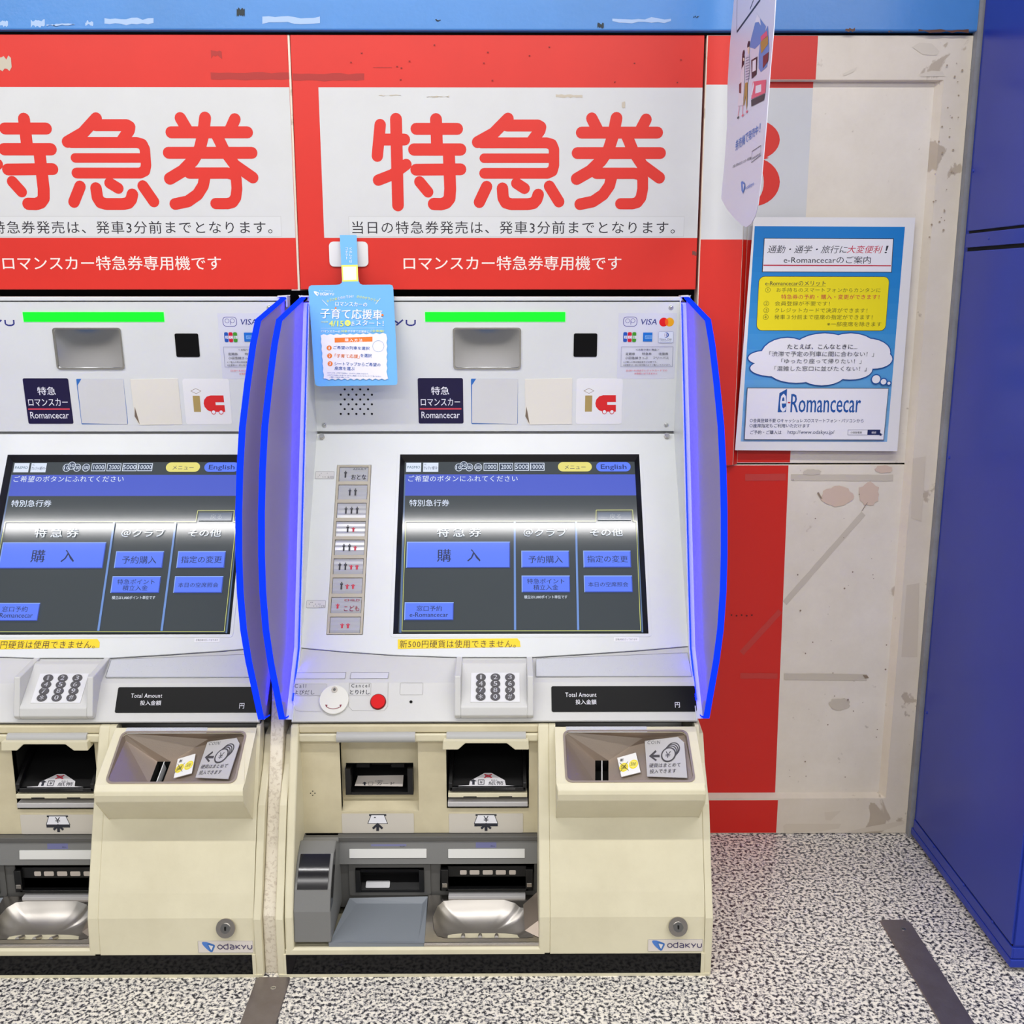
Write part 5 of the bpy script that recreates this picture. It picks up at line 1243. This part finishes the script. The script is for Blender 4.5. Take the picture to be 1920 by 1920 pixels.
m = MB(); m.layer = 1; s = Sheet(m, FHd, 540, 1540, 3.84); s.rect(424, 172, 1706, 198, paint('hood_strip', 150, 152, 160, rough=.3)); s.rect(598, 164, 852, 192, ink(120, 122, 160)); s.rect(1352, 150, 1500, 190, ink(112, 114, 156)); s.text('RECEIPT', 806, 176, 844, 186, K); s.text('BILL', 1460, 172, 1490, 182, K)
part(m, 'hood_label')
# back wall of the payout, with two openings
FG1 = Frame((0, 1.768, 0), (1, 0, 0), (0, 0, 1))
co = [FG1.hit(*q_) for q_ in ((668, 1670), (795, 1625))]; bo_ = [FG1.hit(*q_) for q_ in ((826, 1669), (1001, 1614))]
zbk = FG1.hit(900, 1682)[1]
m = MB(); m.slab(FG1, rect(gx0+.05, zbk-.02, gx1, z2), -.01, 0, M_GREYD, holes=[hole_of(co), hole_of(bo_)])
part(m, 'payout_back', bevel=.0012)
m = MB(); x0, v0, x1, v1 = co[0][0], co[0][1], co[1][0], co[1][1]
m.slab(FG1, rr(x0-.012, v0-.008, x1+.012, v1+.011, .004), 0, .003, M_GREYD, holes=[rect(x0, v0, x1, v1)])
m.box((x0-.001, 1.79, v0-.001), (x1+.001, 1.83, v1+.001), M_VOID); m.box((x0, 1.762, v0), (x0+.009, 1.80, v1-.004), M_BLACK); m.box((x1-.009, 1.762, v0), (x1, 1.80, v1-.004), M_BLACK); m.box((x0+.009, 1.766, v1-.010), (x1-.009, 1.80, v1-.004), M_GLOSS)
m.box((x0, 1.764, v0-.001), (x1, 1.80, v0+.003), M_BLACK)
cs = part(m, 'ticket_outlet', label='black ticket outlet', bevel=.0006)
m = MB(); FCt = FYZ((1.795, v0+.022), (1.765, v0+.003)); s = Sheet(m, FCt, 540, 1540, 3.84); xa, va, xb2, vb2 = s.box(564, 430, 735, 480); m.slab(FCt, rr(xa, va, xb2, max(vb2, .001), .002), 0, .0008, ink(204, 204, 206)); m.slab(FCt, rect(x0+.009, 0, x1-.009, .03), -.002, -.0002, M_BLACK); m.build('white_tab', cs)
m = MB(); x0, v0, x1, v1 = bo_[0][0], bo_[0][1], bo_[1][0], bo_[1][1]
m.box((x0-.001, 1.80, v0-.001), (x1+.001, 1.85, v1+.001), M_VOID); m.box((x0+.002, 1.758, v0+.004), (x0+.015, 1.80, v1-.012), M_BLACK); m.box((x1-.015, 1.758, v0+.004), (x1-.002, 1.80, v1-.012), M_BLACK)
m.box((x0+.014, 1.765, v1-.030), (x1-.014, 1.80, v1-.009), M_BLACK); m.box((x0+.010, 1.758, v0+.004), (x1-.010, 1.80, v0+.008), M_BLACK)
m.box((x0+.004, 1.757, v0+.012), (x0+.013, 1.759, v0+.020), M_STEEL); m.box((x1-.013, 1.757, v0+.012), (x1-.004, 1.759, v0+.020), M_STEEL)
bo2 = part(m, 'note_outlet', label='black banknote outlet', bevel=.0006)
m = MB()
for (l, r_) in ((1238, 1286), (1308, 1378), (1402, 1474), (1496, 1568), (1592, 1640)):
    fr = Frame((0, 1.7645, 0), (1, 0, 0), (0, 0, 1)); s = Sheet(m, fr, 540, 1540, 3.84); xa, va, xb2, vb2 = s.box(l, 352, r_, 384); m.slab(fr, rr(xa, va, xb2, vb2, .002), -.0005, 0, ink(196, 186, 176))
m.build('window_slot', bo2)
# floor of the payout: sloped ticket shelf on the left, steel scoop on the right
def up(px, py, y):
    f_ = Frame((0, y, 0), (1, 0, 0), (0, 0, 1)); a, b = f_.hit(px, py); return Vector((a, y, b))
yb, yf = 1.762, 1.646
m = MB()
p1, p2, p3, p4 = up(655, 1684, yb), up(802, 1682, yb), up(795, 1768, yf), up(617, 1768, yf)
i1_, i2_, i3_, i4_ = up(668, 1692, yb-.008), up(792, 1692, yb-.008), up(784, 1762, yf+.006), up(650, 1762, yf+.006)
dd = Vector((0, 0, -.006))
m.mesh([p1, p2, p3, p4, i1_+dd*.4, i2_+dd*.4, i3_+dd*.4, i4_+dd*.4], [(0, 1, 5, 4), (1, 2, 6, 5), (2, 3, 7, 6), (3, 0, 4, 7), (4, 5, 6, 7)], M_GREYB)
base = [p1, p2, p3, p4]
m.mesh(base+[Vector((q_.x, q_.y, .03)) for q_ in base], [(3, 7, 6, 2), (1, 2, 6, 5), (0, 3, 7, 4)], M_GREYB)
part(m, 'ticket_shelf', bevel=.0008)
# steel deck with the scoop
m = MB()
q1, q2, q3, q4 = up(803, 1678, yb), up(1004, 1676, yb), up(1021, 1769, yf), up(795, 1769, yf)
q2.x = min(q2.x, gx1); q3.x = min(q3.x, gx1)
FDk = Frame(q4, (1, 0, 0), (q1-q4)*1.0-Vector(((q1-q4).x, 0, 0)))
def dk(px, py): return FDk.hit(px, py)
well = [dk(*q_) for q_ in ((812, 1720), (813, 1742), (820, 1755), (835, 1759), (985, 1759), (1000, 1757), (1000, 1735), (985, 1703), (975, 1702), (966, 1694), (945, 1687.5), (850, 1688), (832, 1690), (820, 1700))]
orc = [dk(803, 1678), (min(dk(1004, 1676)[0], gx1), dk(1004, 1676)[1]), (gx1, 0), (0, 0)]
orc = [(dk(803, 1680)[0], dk(803, 1678)[1]), (gx1-FDk.O.x, dk(803, 1678)[1]), (gx1-FDk.O.x, -.002), (0, -.002)]
well = [(min(x, gx1-FDk.O.x-.004), v) for x, v in well]
m.slab(FDk, orc, -.003, 0, M_STEEL, holes=[well])
m.box((q4.x, yf-.0005, .035), (gx1, yf+.003, q4.z+.001), M_STEEL)
part(m, 'steel_deck', bevel=.0006)
m = MB()   # the pressed scoop: rings going down
cxw = sum(q_[0] for q_ in well)/len(well); wv = [q_[1] for q_ in well]; cvw = min(wv)+.30*(max(wv)-min(wv))
rings = [1.0, .975, .94, .9, .85, .78, .7, .6, .5, .38, .25, .12, .02]
n = len(well)
dens = []
for i in range(n):
    a = well[i]; b = well[(i+1) % n]
    for k_ in range(4): dens.append((a[0]+(b[0]-a[0])*k_/4, a[1]+(b[1]-a[1])*k_/4))
Pp = []
for sc_ in rings:
    for x, v in dens:
        L_ = math.hypot((x-cxw)*.6, v-cvw); k_ = abs(v-cvw)/L_ if v > cvw else abs(v-cvw)/L_; k_ = k_ if v > cvw else k_*1.0
        Pp.append(FDk.P(cxw+(x-cxw)*sc_, cvw+(v-cvw)*sc_, .0006-.024*(1-sc_**((2.8 if v > cvw else 1.6)+4.0*(1-k_)**.8))))
nd = len(dens); Ff = [(r_*nd+i, r_*nd+(i+1) % nd, (r_+1)*nd+(i+1) % nd, (r_+1)*nd+i) for r_ in range(len(rings)-1) for i in range(nd)]
m.mesh(Pp, Ff, M_STEELB); part(m, 'coin_scoop', smooth=True, label='pressed steel change scoop')
m = MB()
for px in (868, 900, 931):
    a, b = dk(px, 1757), dk(px, 1743)
    A1 = FDk.P(a[0], a[1], -.0015); B1 = FDk.P(b[0], b[1]+.004, -.017); m.cyl(A1, B1-A1, .0036, (B1-A1).length, M_STEELB, 12)
build_each(m, 'scoop_rib', mach)
m = MB(); a = up(841, 1677, 1.758); b = up(985, 1684, 1.758); m.box((a.x, 1.752, b.z), (b.x, 1.766, a.z), M_LABEL); part(m, 'steel_lip', bevel=.0008)
m = MB()   # bent guide plate at the scoop's right
g1, g2, g3 = dk(985, 1694), dk(1008, 1682), dk(1012, 1755)
xm_ = gx1-FDk.O.x-.0005
m.mesh([FDk.P(xm_-.026, g1[1]-.004, .001), FDk.P(xm_, g1[1]+.012, .016), FDk.P(xm_, g3[1]+.02, .016), FDk.P(xm_-.024, g3[1]+.012, .001)], [(0, 3, 2, 1)], M_BRONZE)
m.mesh([FDk.P(xm_-.024, g3[1]+.012, .001), FDk.P(xm_, g3[1]+.02, .016), FDk.P(xm_, g3[1]-.004, .0008)], [(0, 2, 1)], M_BRONZE)
part(m, 'guide_plate')
# left pod with dark curved window
pdp = [(1.770, zMid-.001), (1.752, zMid-.002)]
for py, yy in ((1575, 1.735), (1600, 1.708), (1630, 1.686), (1667, 1.664), (1710, 1.650), (1768, 1.6455)):
    pdp.append((yy, up(600, py, yy).z))
xa = gx0; xb2 = up(628, 1600, 1.715).x; zbt = pdp[-1][1]
m = MB(); m.profile([(1.80, zbt), (1.80, zMid-.001)]+pdp, xa, xb2, M_GREY); part(m, 'reader_pod', bevel=.003)
m = MB(); win = [(y-.0012, z) for y, z in pdp if zbt+.05 < z < zMid-.018]
wz = [pdp[3], pdp[4], pdp[5]]
Pp = []; Ff = []; ns = 10
def pod_y(z):
    pp = pdp[1:]
    for (y0, za), (y1, zb_) in zip(pp, pp[1:]):
        if zb_ <= z <= za: return y0+(y1-y0)*(za-z)/(za-zb_)
    return pp[-1][0]
za_, zb_ = pdp[3][1], pdp[5][1]
for i in range(ns+1):
    z = za_+(zb_-za_)*i/ns; t = i/ns
    y = pod_y(z)-.0015-.0035*math.sin(math.pi*t); Pp += [(xa+.006, y, z), (xb2-.006, y, z)]
for i in range(ns): Ff.append((2*i, 2*i+2, 2*i+3, 2*i+1))
m.mesh(Pp, Ff, mat('dark_glass', rgb(10, 9, 16), .16, spec=.8)); part(m, 'reader_window', smooth=True, label='glossy black curved window')
m = MB(); side = [(xb2+.0004, pod_y(za_+(zb_-.035-za_)*k_/8), za_+(zb_-.035-za_)*k_/8) for k_ in range(9)]
m.face(side+[(xb2+.0004, pod_y(zb_-.03)+.022, zb_-.03), (xb2+.0004, pod_y(za_)+.02, za_)], MATS['dark_glass']); part(m, 'side_window')
# bottom ledge, kick plate
zl1 = lfront(.06)
m = MB(); m.profile([(1.655, .050), (1.80, .030), (1.80, .026), (1.640, .040), (1.6405, .050), (1.645, .053)], XM+.002, xd+.01, M_CREAM); part(m, 'bottom_ledge', bevel=.001)
m = MB(); m.box((XM+.003, 1.6385, .0045), (XR-.006, 1.66, .0415), M_KICK); part(m, 'kick_plate', bevel=.0006, label='polished black kick plate')
m = MB(); m.box((XM-.010, 1.6365, 0), (XR+.010, 1.66, .0045), M_CREAM); m.box((XM-.001, 1.6378, .0), (XM+.003, 1.66, .043), M_CREAM); m.box((XR-.006, 1.6378, .0), (XR, 1.66, .043), M_CREAM); part(m, 'base_trim')

mach2 = copy_tree(mach)
mach2.location.x -= P
mach2['label'] = 'white and cream ticket machine at the left, cut off by the photo edge'
